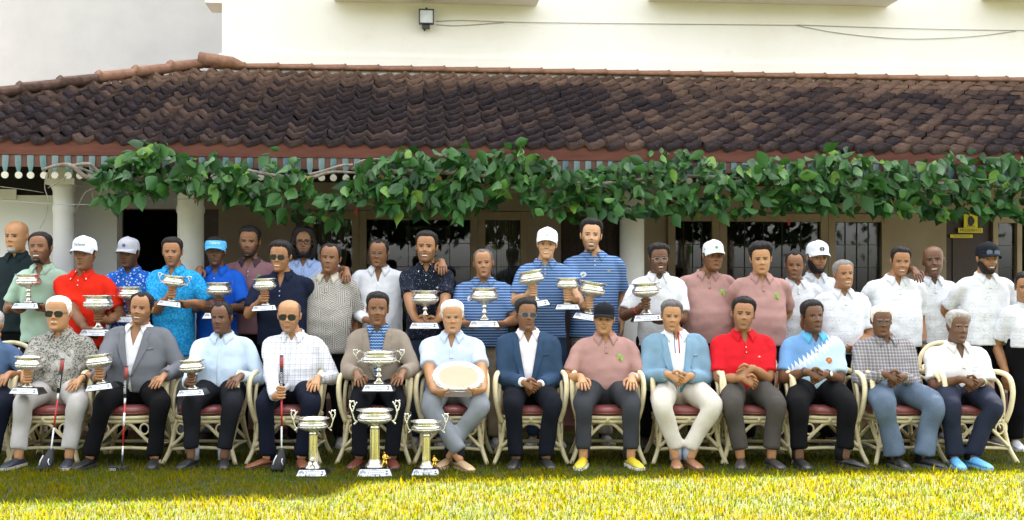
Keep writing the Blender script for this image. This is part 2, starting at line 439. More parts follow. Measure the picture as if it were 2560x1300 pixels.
# ridge course against the wall and hip caps
u = uL - .1; mb = MB()
hc = MB(); hc.tube([(0, 0, 0), (.36, 0, .012), (.40, 0, .03)], [(.07, .10), (.08, .11), (.095, .125)], 10, (0, 0, 1)); 
capo = None
while u < UE1:
    p = roofpt(u, SL - .03, .045)
    if capo is None: capo = hc.build('ridge_tile', TERRA, CL); o = capo
    else: o = dup(capo, None, CL)
    o.location = p; o.rotation_euler = (R(20), 0, RNG.normal(0, .01)); o.scale = (1, .55, .46); u += .385
t = NT('weathered_hip_clay'); n2 = t.noise(7, 5, .7); HIPM = t.fin(t.mix(t.ramp(n2, .35, .72), (.045, .030, .026), (.17, .095, .066)), .9, 0, .2)
hipo = hc.build('hip_tile', HIPM, CL)
A_ = Vector(roofpt(hip(0), 0, .035)); B_ = Vector(roofpt(hip(SL), SL, .06)); dv = B_ - A_; k = 0; nn = int(dv.length / .40)
for i in range(nn + 1):
    o = dup(capo if i > nn - 3 else hipo, 'hip_tile', CL); p = A_ + dv * (i / nn); o.location = p
    q = (-dv).to_track_quat('X', 'Z'); o.rotation_euler = q.to_euler(); o.scale = (1.08, .95, .8)
hipo.location = A_ - dv * (1 / nn); hipo.rotation_euler = q.to_euler(); hipo.scale = (1.08, .95, .8)
mb = MB(); mb.tube([Vector(roofpt(uL - .25, SL + .02, .10)), Vector(roofpt(uL + .12, SL + .02, .06)), Vector(roofpt(uL + .32, SL + .01, .0))], [(.09, .16), (.08, .15), (.04, .06)], 10, (0, 0, 1))
mb.build('ridge_mortar', TERRA, CL)
# ---- eave boards, valance
mb = MB(); mb.box(UE0, UE1, -.01, .03, EZ - .13, EZ + .012); mb.build('fascia_board', FASCIA, CL, False)
mb = MB(); mb.box(UE0, UE1, .0, .028, EZ - .235, EZ - .133); mb.build('lower_fascia_board', plain('fascia_lower', (.12, .045, .028), .65, 0, .25, 6), CL, False)
t = NT('valance_paint'); n = t.noise(9, 4, .7); rr = t.rnd()
c = t.mix(rr, (.030, .10, .13), (.05, .17, .15)); c = t.mix(t.ramp(t.math('ADD', n, t.math('MULTIPLY', rr, .2)), .5, .8), c, (.17, .22, .23)); VAL = t.fin(c, .6)
t = NT('valance_disc'); rr = t.rnd(); DISC = t.fin(t.mix(t.math('GREATER_THAN', rr, .72), (.62, .58, .48), (.52, .37, .10)), .55)
sl = MB(); ou = [(-.027, 0), (.027, 0), (.027, -.085), (.011, -.15), (-.011, -.15), (-.027, -.085)]
V = [(x, 0, z) for x, z in ou] + [(x, .012, z) for x, z in ou]; sl.add(V, [(5, 4, 3, 2, 1, 0), (6, 7, 8, 9, 10, 11)] + [(i, (i + 1) % 6, 6 + (i + 1) % 6, 6 + i) for i in range(6)])
dk = MB(); dk.loft([[(.031 * math.cos(a * math.pi / 8), yy, -.178 + .031 * math.sin(a * math.pi / 8)) for a in range(16)] for yy in (.012, -.002)])
s0 = sl.build('valance_slat', VAL, CL, False); d0 = dk.build('disc', DISC, s0, False); u = -5.6; first = True
while u < 6.3:
    if first: o = s0; first = False
    else:
        o = dup(s0, None, CL); dup(d0, None, o)
    o.location = (u, -.014, EZ - .135); o.rotation_euler = (RNG.normal(0, .03), RNG.normal(0, .03), 0); u += .107
# eave rafters and beam under the roof
mb = MB(); mb.box(UE0, UE1, .38, .58, EZ - .12, EZ - .087); mb.build('veranda_beam', plain('dark_beam', (.03, .022, .02), .8), CL, False)
mb = MB(); mb.box(UE0 + .1, UE1, .035, WV - .003, EZ - .085, EZ - .06); mb.build('eave_shade_sheet', plain('eave_shade_dark', (.012, .010, .010), .9), CL, False)  # near-black sheet added; the shade under the eave is in its colour
mb = MB(); mb.box(-6.2, UE1, .15, 8.0, .0, .06); mb.build('veranda_floor', plain('red_oxide_floor', (.10, .035, .025), .5), CL, False)
# ---- columns
def column(x, r, dark=False):
    u, _ = bw(x, 600, .48)
    m = COLM if not dark else WHITEW
    mb = MB(); mb.lathe([(r * 1.2, .06), (r * 1.2, .2), (r * 1.05, .23), (r, .28), (r * .97, EZ - .62), (r * 1.05, EZ - .6), (r * 1.05, EZ - .56), (r * .97, EZ - .54), (r * 1.0, EZ - .42), (r * 1.22, EZ - .36)], 28, (u, .48, 0))
    o = mb.build('veranda_column', m, CL); mb = MB(); mb.box(u - r * 1.35, u + r * 1.35, .48 - r * 1.35, .48 + r * 1.35, EZ - .36, EZ - .30)
    mb.box(u - r * 1.1, u + r * 1.1, .48 - r * 1.1, .48 + r * 1.1, EZ - .298, EZ - .122); mb.build('capital', m, o, False)
column(160, .098, True); column(477, .125); column(1580, .122)
# ---- ground-floor wall with openings (photo columns x0..x1 on the wall plane)
GZ = 3.62
ZH = bw(1280, 528, WV)[1]
def wallbit(x0, x1, z0, z1, m, v0=WV, th=.22, name='wall_panel'):
    u0 = bw(x0, 600, v0)[0]; u1 = bw(x1, 600, v0)[0]; mb = MB(); mb.box(u0, u1, v0, v0 + th, z0, z1); return mb.build(name, m, CL, False)
wallbit(-600, 150, .06, bw(60, 488, .8)[1], WHITEW, .8); wallbit(182, 292, .06, bw(240, 455, 1.2)[1], WHITEW, 1.2)
wallbit(180, 294, bw(240, 455, 1.2)[1] + .003, bw(240, 447, 1.2)[1], plain('green_cornice', (.22, .30, .28), .7), 1.17, .28, 'wall_cap')
UNDERSHADE = plain('under_roof_shade', (.010, .009, .009), .95)  # panels added above the left wall; near-black stands in for under-roof shade
wallbit(-700, 150, bw(60, 488, .8)[1] + .003, EZ - .09, UNDERSHADE, .84, .05, 'shade_panel'); wallbit(150, 292, bw(240, 447, 1.2)[1] + .006, EZ - .09, UNDERSHADE, 1.24, .05, 'shade_panel')
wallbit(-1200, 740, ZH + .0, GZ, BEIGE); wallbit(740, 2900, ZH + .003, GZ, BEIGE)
wallbit(292, 445, ZH - .0, ZH + .30, WHITEW, WV - .06, .05, 'door_lintel')
wallbit(-1200, 285, .06, ZH - .003, WHITEW); 
wallbit(443, 545, .06, ZH - .003, plain('dark_pilaster', (.13, .10, .09), .8)); wallbit(546, 740, .06, ZH - .003, BEIGE)
wallbit(285, 300, .06, ZH - .004, plain('door_jamb', (.12, .09, .08), .7), WV - .03, .2, 'door_jamb')
wallbit(1320, 1402, .06, ZH - .003, BEIGE); wallbit(1550, 1668, .06, ZH - .003, BEIGE); wallbit(2220, 2366, .06, ZH - .003, BEIGE)
# lattice panel
u0 = bw(1402, 600, WV)[0]; u1 = bw(1549, 600, WV)[0]; mb = MB(); mb.box(u0, u1, WV + .05, WV + .12, .06, ZH - .004); mb.build('lattice_door', GRILLE, CL, False)
lat = MB(); lat.box(-.006, .006, -.01, .0, 0, ZH - .1); l0 = None
for i in range(8):
    o = lat.build('lattice_bar', GRILLE, CL, False) if l0 is None else dup(l0, None, CL); l0 = l0 or o
    o.location = (u0 + (u1 - u0) * (i + .5) / 8, WV + .048, .07)
lat = MB(); lat.box(0, u1 - u0 - .01, -.008, .0, -.006, .006); l0 = None
for i in range(22):
    o = lat.build('lattice_bar', GRILLE, CL, False) if l0 is None else dup(l0, None, CL); l0 = l0 or o
    o.location = (u0 + .005, WV + .047, .15 + i * .095)
# glass
t = NT('window_glass'); t.fin((.02, .022, .022), .03, 0, .9); t.b.inputs['Transmission Weight'].default_value = .0
gl = t.n('ShaderNodeBsdfGlossy'); gl.inputs['Roughness'].default_value = .02; gl.inputs[0].default_value = (.85, .85, .85, 1)
tp = t.n('ShaderNodeBsdfTransparent'); tp.inputs[0].default_value = (.72, .72, .70, 1); fr = t.n('ShaderNodeFresnel'); fr.inputs[0].default_value = 1.55
ms = t.n('ShaderNodeMixShader'); t.link(fr.outputs[0], ms.inputs[0]); t.link(tp.outputs[0], ms.inputs[1]); t.link(gl.outputs[0], ms.inputs[2])
t.link(ms.outputs[0], t.t.nodes['Material Output'].inputs[0]); GLASS = t.m
LEAD = plain('lead_came', (.02, .02, .02), .5)
CURT = plain('white_curtain', (.80, .76, .66), .9, 0, .08, 8)
def window(x0, x1, cols, post=14):
    u0 = bw(x0, 600, WV)[0]; u1 = bw(x1, 600, WV)[0]; pw = bw(x0 + post, 600, WV)[0] - u0
    wn = empty('window', (u0, WV, .06), 0, parent=CL); h = ZH - .066; W = u1 - u0
    for a in (0, W - pw):
        mb = MB(); mb.box(a, a + pw, -.03, .10, 0, h); mb.build('frame_post', FRAMEW, wn, False)
    mb = MB(); mb.box(pw + .002, W - pw - .002, -.025, .095, h - .10, h - .003); mb.build('frame_head', FRAMEW, wn, False)
    mb = MB(); mb.box(pw + .002, W - pw - .002, -.025, .095, .003, .16); mb.build('frame_sill', FRAMEW, wn, False)
    mb = MB(); mb.box(pw + .004, W - pw - .004, .030, .036, .162, h - .102); mb.build('pane', GLASS, wn, False)
    for i in range(1, cols):
        a = pw + (W - 2 * pw) * i / cols; mb = MB(); mb.box(a - .004, a + .004, .018, .028, .163, h - .103); mb.build('glazing_bar', LEAD, wn, False)
    nr = 7
    for i in range(1, nr):
        a = .16 + (h - .26) * i / nr; mb = MB(); mb.box(pw + .004, W - pw - .004, .0165, .0265, a - .0035, a + .0035); mb.build('glazing_bar', LEAD, wn, False)
    return wn
wallbit(740, 765, .06, ZH - .003, plain('dark_post', (.09, .07, .055), .7), WV - .02, .16, 'wall_post')
window(766, 897, 2, 17); window(898, 1194, 5, 18); window(1195, 1319, 3, 18)
window(1669, 1797, 4, 18); window(1798, 2068, 5, 18); window(2069, 2219, 4, 17)
window(2480, 2552, 1, 12)
def curtain(x0, x1, lean, bot=.35):
    u0 = bw(x0, 600, WV + .3)[0]; u1 = bw(x1, 600, WV + .3)[0]; n = 60; V = []
    for zz, sh, sq in ((ZH + .05, 0, 1), (1.75, lean * .35, .75), (1.45, lean * .6, .55), (1.2, lean, .32), (.9, lean * .9, .42), (bot, lean * .8, .5)):
        for i in range(n + 1):
            a = i / n; V.append((u0 + sh + (u1 - u0) * (.5 + (a - .5) * sq), WV + .16 + .03 * math.sin(a * 2 * math.pi * 13), zz))
    m = n + 1; Fc = [(r * m + i, r * m + i + 1, (r + 1) * m + i + 1, (r + 1) * m + i) for r in range(5) for i in range(n)]
    o = mk('curtain', V, Fc, CURT, None); return o
cs = [curtain(770, 885, .0), curtain(1205, 1330, -.05)]
for o, l in zip(cs, ('white gathered curtain tied back behind the narrow window beside the beige wall', 'white pleated curtain hanging behind the window next to the lattice door')):
    o.location = BO; o.rotation_euler = (0, 0, TH); tag(o, l, 'curtain', 'curtains behind the veranda windows')
def picture(x0, x1, y0, y1, v, label):
    u0, z1 = bw(x0, y0, v); u1, z0 = bw(x1, y1, v); e = empty('wall_picture', wld(u0, v, z0), TH, label, 'picture', 'framed pictures inside the room'); W, H = u1 - u0, z1 - z0
    mb = MB(); mb.box(0, W, 0, .03, 0, H); mb.build('mat_board', plain('picture_mat', (.34, .36, .34), .8), e, False)
    mb = MB(); b = .05
    for bx in ((-b, 0, 0, H), (W, W + b, 0, H), (-b, W + b, -b, 0), (-b, W + b, H, H + b)): mb.box(bx[0], bx[1], -.02, .04, bx[2], bx[3])
    mb.build('frame', plain('picture_frame', (.02, .015, .012), .4), e, False)
    mb = MB(); mb.box(W * .1, W * .9, -.006, -.002, H * .14, H * .9); mb.build('print', plain('picture_print', (.10, .14, .17), .4, 0, .6, 5), e, False)
picture(1015, 1122, 565, 640, 4.2, 'large framed print behind the wide window, seen over the black speckled polo')
picture(1150, 1178, 545, 606, 4.2, 'small framed print hanging beside the large one behind the wide window')
# room behind
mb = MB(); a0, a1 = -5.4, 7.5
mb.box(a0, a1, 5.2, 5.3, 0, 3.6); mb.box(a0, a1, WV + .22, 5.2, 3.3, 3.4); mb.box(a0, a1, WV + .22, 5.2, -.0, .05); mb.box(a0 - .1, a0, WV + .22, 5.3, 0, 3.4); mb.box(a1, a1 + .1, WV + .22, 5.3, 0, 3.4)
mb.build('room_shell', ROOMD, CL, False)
# brown door with signs
u0 = bw(2367, 600, WV)[0]; u1 = bw(2479, 600, WV)[0]; dr = empty('door', (u0, WV + .02, .06), 0, parent=CL)
mb = MB(); mb.box(0, u1 - u0, 0, .05, 0, ZH - .07); mb.build('door_leaf', DARKW, dr, False)
for k in range(2):
    mb = MB(); mb.box(.08, u1 - u0 - .08, -.012, -.001, .2 + k * .98, 1.0 + k * .98 - .05); mb.build('door_panel', DARKW, dr, False)
YEL = plain('yellow_sign_paint', (.85, .70, .02), .5, 0, .06)
def sign(x0, x1, y0, y1, txt, label, size, v=WV - .02):
    ua, za = bw(x0, y1, v); ub, zb2 = bw(x1, y0, v)
    e = empty('door_sign', wld(ua, v, za), TH, label, 'sign'); W, H = ub - ua, zb2 - za
    mb = MB(); mb.box(0, W, 0, .008, 0, H); mb.build('board', YEL, e, False)
    V, Fc = text_mesh(txt, size) if txt else (None, None)
    if txt: mk('lettering', np.stack([V[:, 0] + W / 2, np.full(len(V), -.003), V[:, 1] + H / 2], 1), Fc, INK, e, False)
    return e, W, H
sign(2396, 2457, 570, 582, 'PRESIDENTS', 'yellow sign board reading PRESIDENTS on the dark brown door', .036)
sign(2376, 2432, 586.5, 594.5, 'VICE PRESIDENTS', 'narrow yellow sign board with small lettering below the PRESIDENTS board', .020)
e, W, H = sign(2410, 2444, 536, 569, None, 'square yellow sign with a dark oval emblem above the PRESIDENTS board', .02)
mb = MB(); mb.loft([[(W * .5 + W * .24 * (1 + .12 * math.cos(3 * a)) * math.cos(a), yy, H * .5 + H * .37 * math.sin(a)) for a in [2 * math.pi * k / 28 for k in range(28)]] for yy in (0, -.006)])
mb.build('emblem', plain('emblem_dark', (.02, .03, .025), .6, 0, .5, 60), e, False)
mb = MB(); mb.box(W * .2, W * .8, -.005, -.001, H * .09, H * .14); mb.build('emblem_scroll', INK, e, False)
# barred vent in the left wall
ve = empty('wall_vent', wld(bw(2, 498, .79)[0], .79, bw(2, 499, .79)[1]), TH, 'small dark barred vent at the top of the white end wall', 'vent')
ww = bw(38, 498, .79)[0] - bw(-20, 498, .79)[0]
mb = MB(); mb.box(-.08, ww - .08, -.004, .004, 0, .10); mb.build('opening', INK, ve, False)
for i in range(12):
    mb = MB(); mb.box(-.07 + i * ww / 12, -.05 + i * ww / 12, -.012, -.005, 0, .10); mb.build('bar', WHITEW, ve, False)
# ---- floodlight and cables on the upper wall
def wv(x, y, v): u, z = bw(x, y, v); return wld(u, v, z)
fl = empty('floodlight', wv(1066, 42, WV - .12), TH, 'square floodlight with black rim on the cream upper wall', 'floodlight')
mb = MB(); s = .088
for bx in ((-s, -s + .012, -s * .85, s * .85), (s - .012, s, -s * .85, s * .85), (-s, s, -s * .85 - .012, -s * .85), (-s, s, s * .85, s * .85 + .012)): mb.box(bx[0], bx[1], -.03, .03, bx[2], bx[3])
mb.build('rim', plain('black_casting', (.02, .022, .025), .5), fl, False)
mb = MB(); mb.box(-s + .014, s - .014, -.016, -.010, -s * .84, s * .84); mb.build('lens', plain('frosted_glass', (.55, .57, .58), .15), fl, False)
mb = MB(); mb.loft([[(x, y, z) for x, z in ((-a, -a * .9), (a, -a * .9), (a, a * .9), (-a, a * .9))] for a, y in ((s - .014, .0), (.05, .07))]); mb.build('housing', plain('grey_casting', (.25, .26, .27), .5), fl, False)
mb = MB(); mb.box(-.05, .04, -.01, .09, -.125, -.09); mb.tube([(-.02, .03, -.09), (-.02, .09, -.13), (-.02, .115, -.13)], .012, 6); mb.build('bracket', plain('black_casting', (.02, .022, .025), .5), fl, False)
mb = MB(); mb.box(-.012, .012, -.02, .01, s * .85 + .013, s * .85 + .03); mb.build('latch', plain('black_casting', (.02, .022, .025), .5), fl, False)
GREYC = plain('cable_sheath', (.35, .34, .33), .6)
def cable(pts, label, r=.004):
    P = [wv(x, y, WV - .012) for x, y in pts]; mb = MB(); mb.tube([Vector(p) for p in spline(P, 8)], r, 6); b = P[0]
    tag(mb.build('wall_cable', GREYC, None, True, off=b, loc=b), label, 'cable', 'cables on the upper wall')
cable([(1090, 53), (1160, 51), (1280, 55), (1500, 58), (1800, 61), (2000, 63)], 'thin straight cable running right from the floodlight along the wall')
cable([(1090, 61), (1130, 64), (1180, 62), (1260, 56)], 'short slack cable loop beside the floodlight')
cable([(1990, 62), (2200, 69), (2400, 74), (2560, 76), (2700, 78)], 'thin cable running along the wall to its far end')
cable([(1995, 64), (2100, 83), (2260, 97), (2420, 92), (2540, 78)], 'slack cable sagging below the straight one on the wall')
# ================================================================ climbing vine along the eave
t = NT('vine_leaf'); rr = t.rnd(); c = t.mix(rr, (.018, .074, .015), (.050, .160, .026)); c = t.mix(t.ramp(rr, .86, 1.0), c, (.12, .26, .03))
c = t.mix(t.math('MULTIPLY', t.noise(18, 2), .35), c, (.02, .06, .02))
def leafsh(t, c):
    m = t.fin(c, .45, 0, .35); tr = t.n('ShaderNodeBsdfTranslucent'); t.put(tr.inputs[0], c)
    ms = t.n('ShaderNodeMixShader'); ms.inputs[0].default_value = .22
    t.link(t.b.outputs[0], ms.inputs[1]); t.link(tr.outputs[0], ms.inputs[2]); t.link(ms.outputs[0], t.t.nodes['Material Output'].inputs[0]); return m
LEAF_I = leafsh(t, c)
t = NT('vine_leaf_mass'); LEAF_J = leafsh(t, t.attr())
BARK = plain('vine_bark', (.24, .20, .16), .9, 0, .35, 30, None, .5)
def leaf_mesh(bend, cup):
    st = [(0, .0), (.10, .26), (.24, .43), (.42, .50), (.62, .37), (.82, .15), (1.0, 0.0)]
    V = []
    for a, w_ in st:
        z = -bend * a * a
        V += [(-w_ * .56, a, z + cup * w_ * w_), (0, a, z - .02), (w_ * .56, a, z + cup * w_ * w_)]
    Fc = []
    for i in range(len(st) - 1):
        k = 3 * i
        for j in (0, 1): Fc.append((k + j, k + j + 1, k + 4 + j, k + 3 + j))
    return np.array(V), Fc
LV = [leaf_mesh(.18, .35), leaf_mesh(.42, .2), leaf_mesh(.05, .6)]
prof = [(262, 425, 515, .8), (300, 400, 525, 1.1), (340, 362, 500, 1.3), (400, 355, 490, 1.2), (450, 395, 500, 1.0), (520, 392, 500, 1.0), (600, 395, 510, .9), (650, 400, 535, 1.1), (700, 385, 545, 1.2), (760, 420, 545, .75),
        (800, 490, 555, .6), (850, 500, 555, .6), (880, 430, 500, .35), (920, 400, 520, 1.0), (980, 385, 535, 1.25), (1050, 378, 540, 1.3), (1150, 372, 545, 1.3), (1230, 368, 520, 1.2), (1290, 368, 470, .85), (1320, 375, 535, 1.0), (1380, 400, 545, 1.2),
        (1450, 430, 555, 1.25), (1550, 410, 550, 1.3), (1650, 385, 550, 1.3), (1750, 378, 545, 1.25), (1820, 430, 540, 1.1), (1900, 385, 545, 1.1), (1960, 400, 530, 1.1), (2050, 385, 530, 1.3), (2130, 375, 530, 1.3), (2230, 415, 535, 1.2), (2330, 405, 545, 1.25), (2430, 380, 545, 1.3), (2500, 395, 550, 1.3), (2600, 395, 550, 1.3)]
px_ = [p[0] for p in prof]
VB = wv(1280, 460, -.15)
VN = empty('climbing_vine', (VB.x, VB.y, 0), 0, 'leafy green climbing vine trained along the veranda eave', 'vine')
leaves = []
X = 250.0
tot = 2300; wts = []
for k in range(tot):
    while True:
        x = RNG.uniform(250, 2600); d = np.interp(x, px_, [p[3] for p in prof])
        if RNG.random() < d / 1.3: break
    y0 = np.interp(x, px_, [p[1] for p in prof]); y1 = np.interp(x, px_, [p[2] for p in prof])
    y = y0 + (y1 - y0) * RNG.beta(1.15, 1.1); y += 14 * noise.noise((x * .02, y * .03, 1))
    front = RNG.random()
    v = -.34 + .34 * (1 - front) + RNG.normal(0, .03)
    p = wv(x, y - 10, v); L = (.075 + .125 * RNG.beta(1.6, 1.4)) * (1.05 if front > .4 else .85)
    az = RNG.normal(0, .8); tilt = R(RNG.normal(118, 26))        # leaf axis: mostly hanging down and outwards
    leaves.append((front, p, L, az, tilt, RNG.normal(0, .5)))
leaves.sort(key=lambda a: -a[0])
lme = []
for V, Fc in LV:
    me = bpy.data.meshes.new('leaf'); me.from_pydata(V.tolist(), [], Fc); me.materials.append(LEAF_I); me.polygons.foreach_set('use_smooth', [True] * len(Fc)); lme.append(me)
JV, JF, JC = [], [], []; n0 = 0
for i, (fr_, p, L, az, tilt, tw) in enumerate(leaves):
    # axis points down (-z) and towards the lawn (-y); blade face outwards
    e = Matrix.Rotation(az, 3, 'Y') @ Matrix.Rotation(-tilt, 3, 'X') @ Matrix.Rotation(tw, 3, 'Y')
    k = i % 3; W = L * RNG.uniform(.80, 1.15)
    if i < 300:
        o = bpy.data.objects.new('leaf', lme[k]); COL.objects.link(o); o.parent = VN
        o.location = p - VN.location; o.rotation_euler = e.to_euler(); o.scale = (W, L, L)
    else:
        V = (LV[k][0] * np.array([W, L, L])) @ np.array(e).T + np.array(p - VN.location)
        JV.append(V); JF += [tuple(a + n0 for a in f) for f in LV[k][1]]; n0 += len(V)
        g_ = RNG.random(); c = (1 - g_) * np.array([.010, .048, .010]) + g_ * np.array([.042, .140, .020])
        if RNG.random() < .05: c = np.array([.14, .27, .03])
        JC.append(np.tile(c, (len(V), 1)))
jo = mk('foliage', np.concatenate(JV), JF, LEAF_J, VN, True, np.concatenate(JC)); jo['kind'] = 'stuff'
def branch(pts, r, v=-.1):
    P = [wv(x, y, v + RNG.normal(0, .02)) - VN.location for x, y in pts]; P = [Vector(p) for p in spline(P, 5)]
    mb = MB(); mb.tube(P, [r * (1 - .6 * i / len(P)) for i in range(len(P))], 7); mb.build('branch', BARK, VN)
branch([(300, 450), (250, 440), (215, 442), (180, 415), (150, 412), (105, 424)], .030)
branch([(260, 440), (240, 425), (222, 410), (190, 412), (170, 416)], .022)
branch([(255, 442), (225, 430), (205, 422), (182, 414)], .016)
branch([(240, 470), (215, 480), (200, 505), (185, 540)], .006); branch([(230, 480), (235, 500), (250, 495)], .005)
branch([(130, 420), (115, 440), (112, 470), (120, 500), (115, 540), (100, 570)], .005); branch([(120, 470), (150, 455), (165, 440), (160, 455)], .006)
branch([(300, 450), (400, 445), (520, 430), (570, 420), (620, 427), (700, 440), (780, 435), (850, 415), (882, 412)], .026)
branch([(780, 445), (830, 430), (900, 432), (960, 425)], .018); branch([(880, 425), (905, 402), (960, 398), (1000, 405)], .012)
branch([(900, 432), (1100, 430), (1300, 450), (1500, 460), (1700, 440), (1900, 450), (2100, 445), (2300, 450), (2600, 455)], .026)
branch([(-40, 462), (60, 474), (110, 482)], .004, -.05)
# support wire for the vine
mb = MB(); P = [wv(x, y, -.05) for x, y in ((-60, 497), (140, 510), (300, 510), (450, 498), (700, 490), (1300, 480), (2600, 470))]
mb.tube([Vector(p) for p in spline(P, 6)], .003, 5); tag(mb.build('support_wire', GREYC, None, off=P[0], loc=P[0]), 'thin wire strung under the eave along the bare vine end', 'wire')
# red flower clusters
FLW = plain('red_flower', (.42, .03, .03), .6)
fb = MB()
for k in range(16): fb.ball((RNG.normal(0, .012), RNG.normal(0, .012), -.008 * k), .010, 6, 4)
f0 = None
for x, y in ((322, 473), (318, 500), (487, 492), (745, 492), (890, 520), (1972, 548)):
    o = fb.build('flower_cluster', FLW, VN) if f0 is None else dup(f0, None, VN); f0 = f0 or o
    o.location = wv(x, y, -.15) - VN.location; o.scale = [RNG.uniform(.45, .7)] * 3

# ================================================================ trees across the lawn (seen in the window panes)
t = NT('tree_leaf'); TL = leafsh(t, t.mix(t.noise(2, 3), (.02, .06, .012), (.06, .11, .02)))
TB = plain('tree_bark', (.06, .045, .035), .9)
def tree(loc_, h, rad):
    e = empty('lawn_tree', loc_, RNG.uniform(0, 6), 'tall leafy tree across the lawn, mirrored dimly in the veranda windows', 'tree', 'trees across the lawn')
    mb = MB(); mb.tube([(0, 0, 0), (.1, 0, h * .25), (0, .1, h * .5), (.1, 0, h * .8)], [.32, .24, .18, .05], 8)
    for k in range(6):
        a = k * 1.05; z = h * (.3 + .06 * k); mb.tube([(0, 0, z), (math.cos(a) * rad * .4, math.sin(a) * rad * .4, z + h * .1), (math.cos(a) * rad * .8, math.sin(a) * rad * .8, z + h * .14)], [.1, .07, .02], 6)
    mb.build('trunk', TB, e); V = []; Fc = []
    cs_ = [(RNG.normal(0, rad * .45), RNG.normal(0, rad * .45), h * RNG.uniform(.42, .95)) for _ in range(16)]
    for k in range(2600):
        c = cs_[k % 16]; p = np.array(c) + RNG.normal(0, rad * .22, 3); q = Euler(RNG.uniform(0, 6, 3)).to_matrix(); s = RNG.uniform(.12, .28)
        a = len(V); V += [tuple(p + np.array(q @ Vector(d)) * s) for d in ((-.5, 0, 0), (0, -.9, 0), (.5, 0, 0), (0, .9, 0))]; Fc.append((a, a + 1, a + 2, a + 3))
    mk('crown', V, Fc, TL, e, False); return e
t0 = tree((-9, -24, 0), 10, 4.2)
for x, y, s in ((0.5, -27, 1.25), (8.5, -24, 1.1), (17, -29, 1.3), (-19, -28, 1.25), (27, -27, 1.2), (-30, -27, 1.2), (-4, -33, 1.4), (12, -35, 1.5), (4.5, -38, 1.6), (-14, -37, 1.5), (22, -36, 1.5), (-24, -37, 1.5), (-8, -40, 1.7), (33, -34, 1.5)):
    c = copy_tree(t0); c.location = (x, y, 0); c.rotation_euler = (0, 0, RNG.uniform(0, 6)); c.scale = (s, s, s)
# ================================================================ people
# ---- head surface: rings by height fraction 0 (chin) .. 1 (crown)
HT = [(0, .016, -.070, -.030), (.03, .034, -.086, -.012), (.08, .046, -.092, .012), (.15, .055, -.092, .032), (.22, .0605, -.091, .045), (.30, .065, -.090, .055), (.40, .0695, -.088, .070), (.50, .0725, -.086, .084), (.60, .0745, -.088, .094), (.70, .0755, -.088, .098), (.80, .073, -.081, .094), (.88, .0645, -.066, .080), (.94, .050, -.047, .061), (.98, .031, -.028, .038), (1.0, .010, -.009, .012)]
_z = np.linspace(0, 1, 201); _T = []
for j in (1, 2, 3):
    y = np.interp(_z, [h[0] for h in HT], [h[j] for h in HT]); yp = np.pad(y, 6, 'edge'); k_ = np.hanning(9); k_ /= k_.sum()
    s_ = np.convolve(yp, k_, 'same')[6:-6]; s_[:3] = y[:3]; s_[-4:] = y[-4:]; _T.append(s_)
def head_pt(phi, zf, jaw=1.0, fat=1.0):
    """phi 0 = face, zf height fraction -> x, y, z (head centre at zf .5, height .25)"""
    w_ = np.interp(zf, _z, _T[0]); yf = np.interp(zf, _z, _T[1]); yb = np.interp(zf, _z, _T[2])
    w_ = 1.05 * w_ * (1 + (jaw - 1) * np.clip((.45 - zf) / .35, 0, 1)) * fat
    s, c = np.sin(phi), np.cos(phi); e = .88
    x = w_ * np.sign(s) * np.abs(s) ** e; y = np.where(c > 0, yf, -yb) * np.sign(c) * np.abs(c) ** e * np.where(c > 0, 1, 1)
    return x, y, (zf - .5) * .25
def smooth(a, b, x): t_ = np.clip((x - a) / (b - a), 0, 1); return t_ * t_ * (3 - 2 * t_)
_ph = np.linspace(-1, 1, 73)[:-1]; PHI = np.pi * (_ph * .62 + .38 * _ph ** 3)      # denser on the face
ZF = np.unique(np.concatenate([np.linspace(0, .12, 8), np.linspace(.12, .66, 44), np.linspace(.66, 1, 16)]))
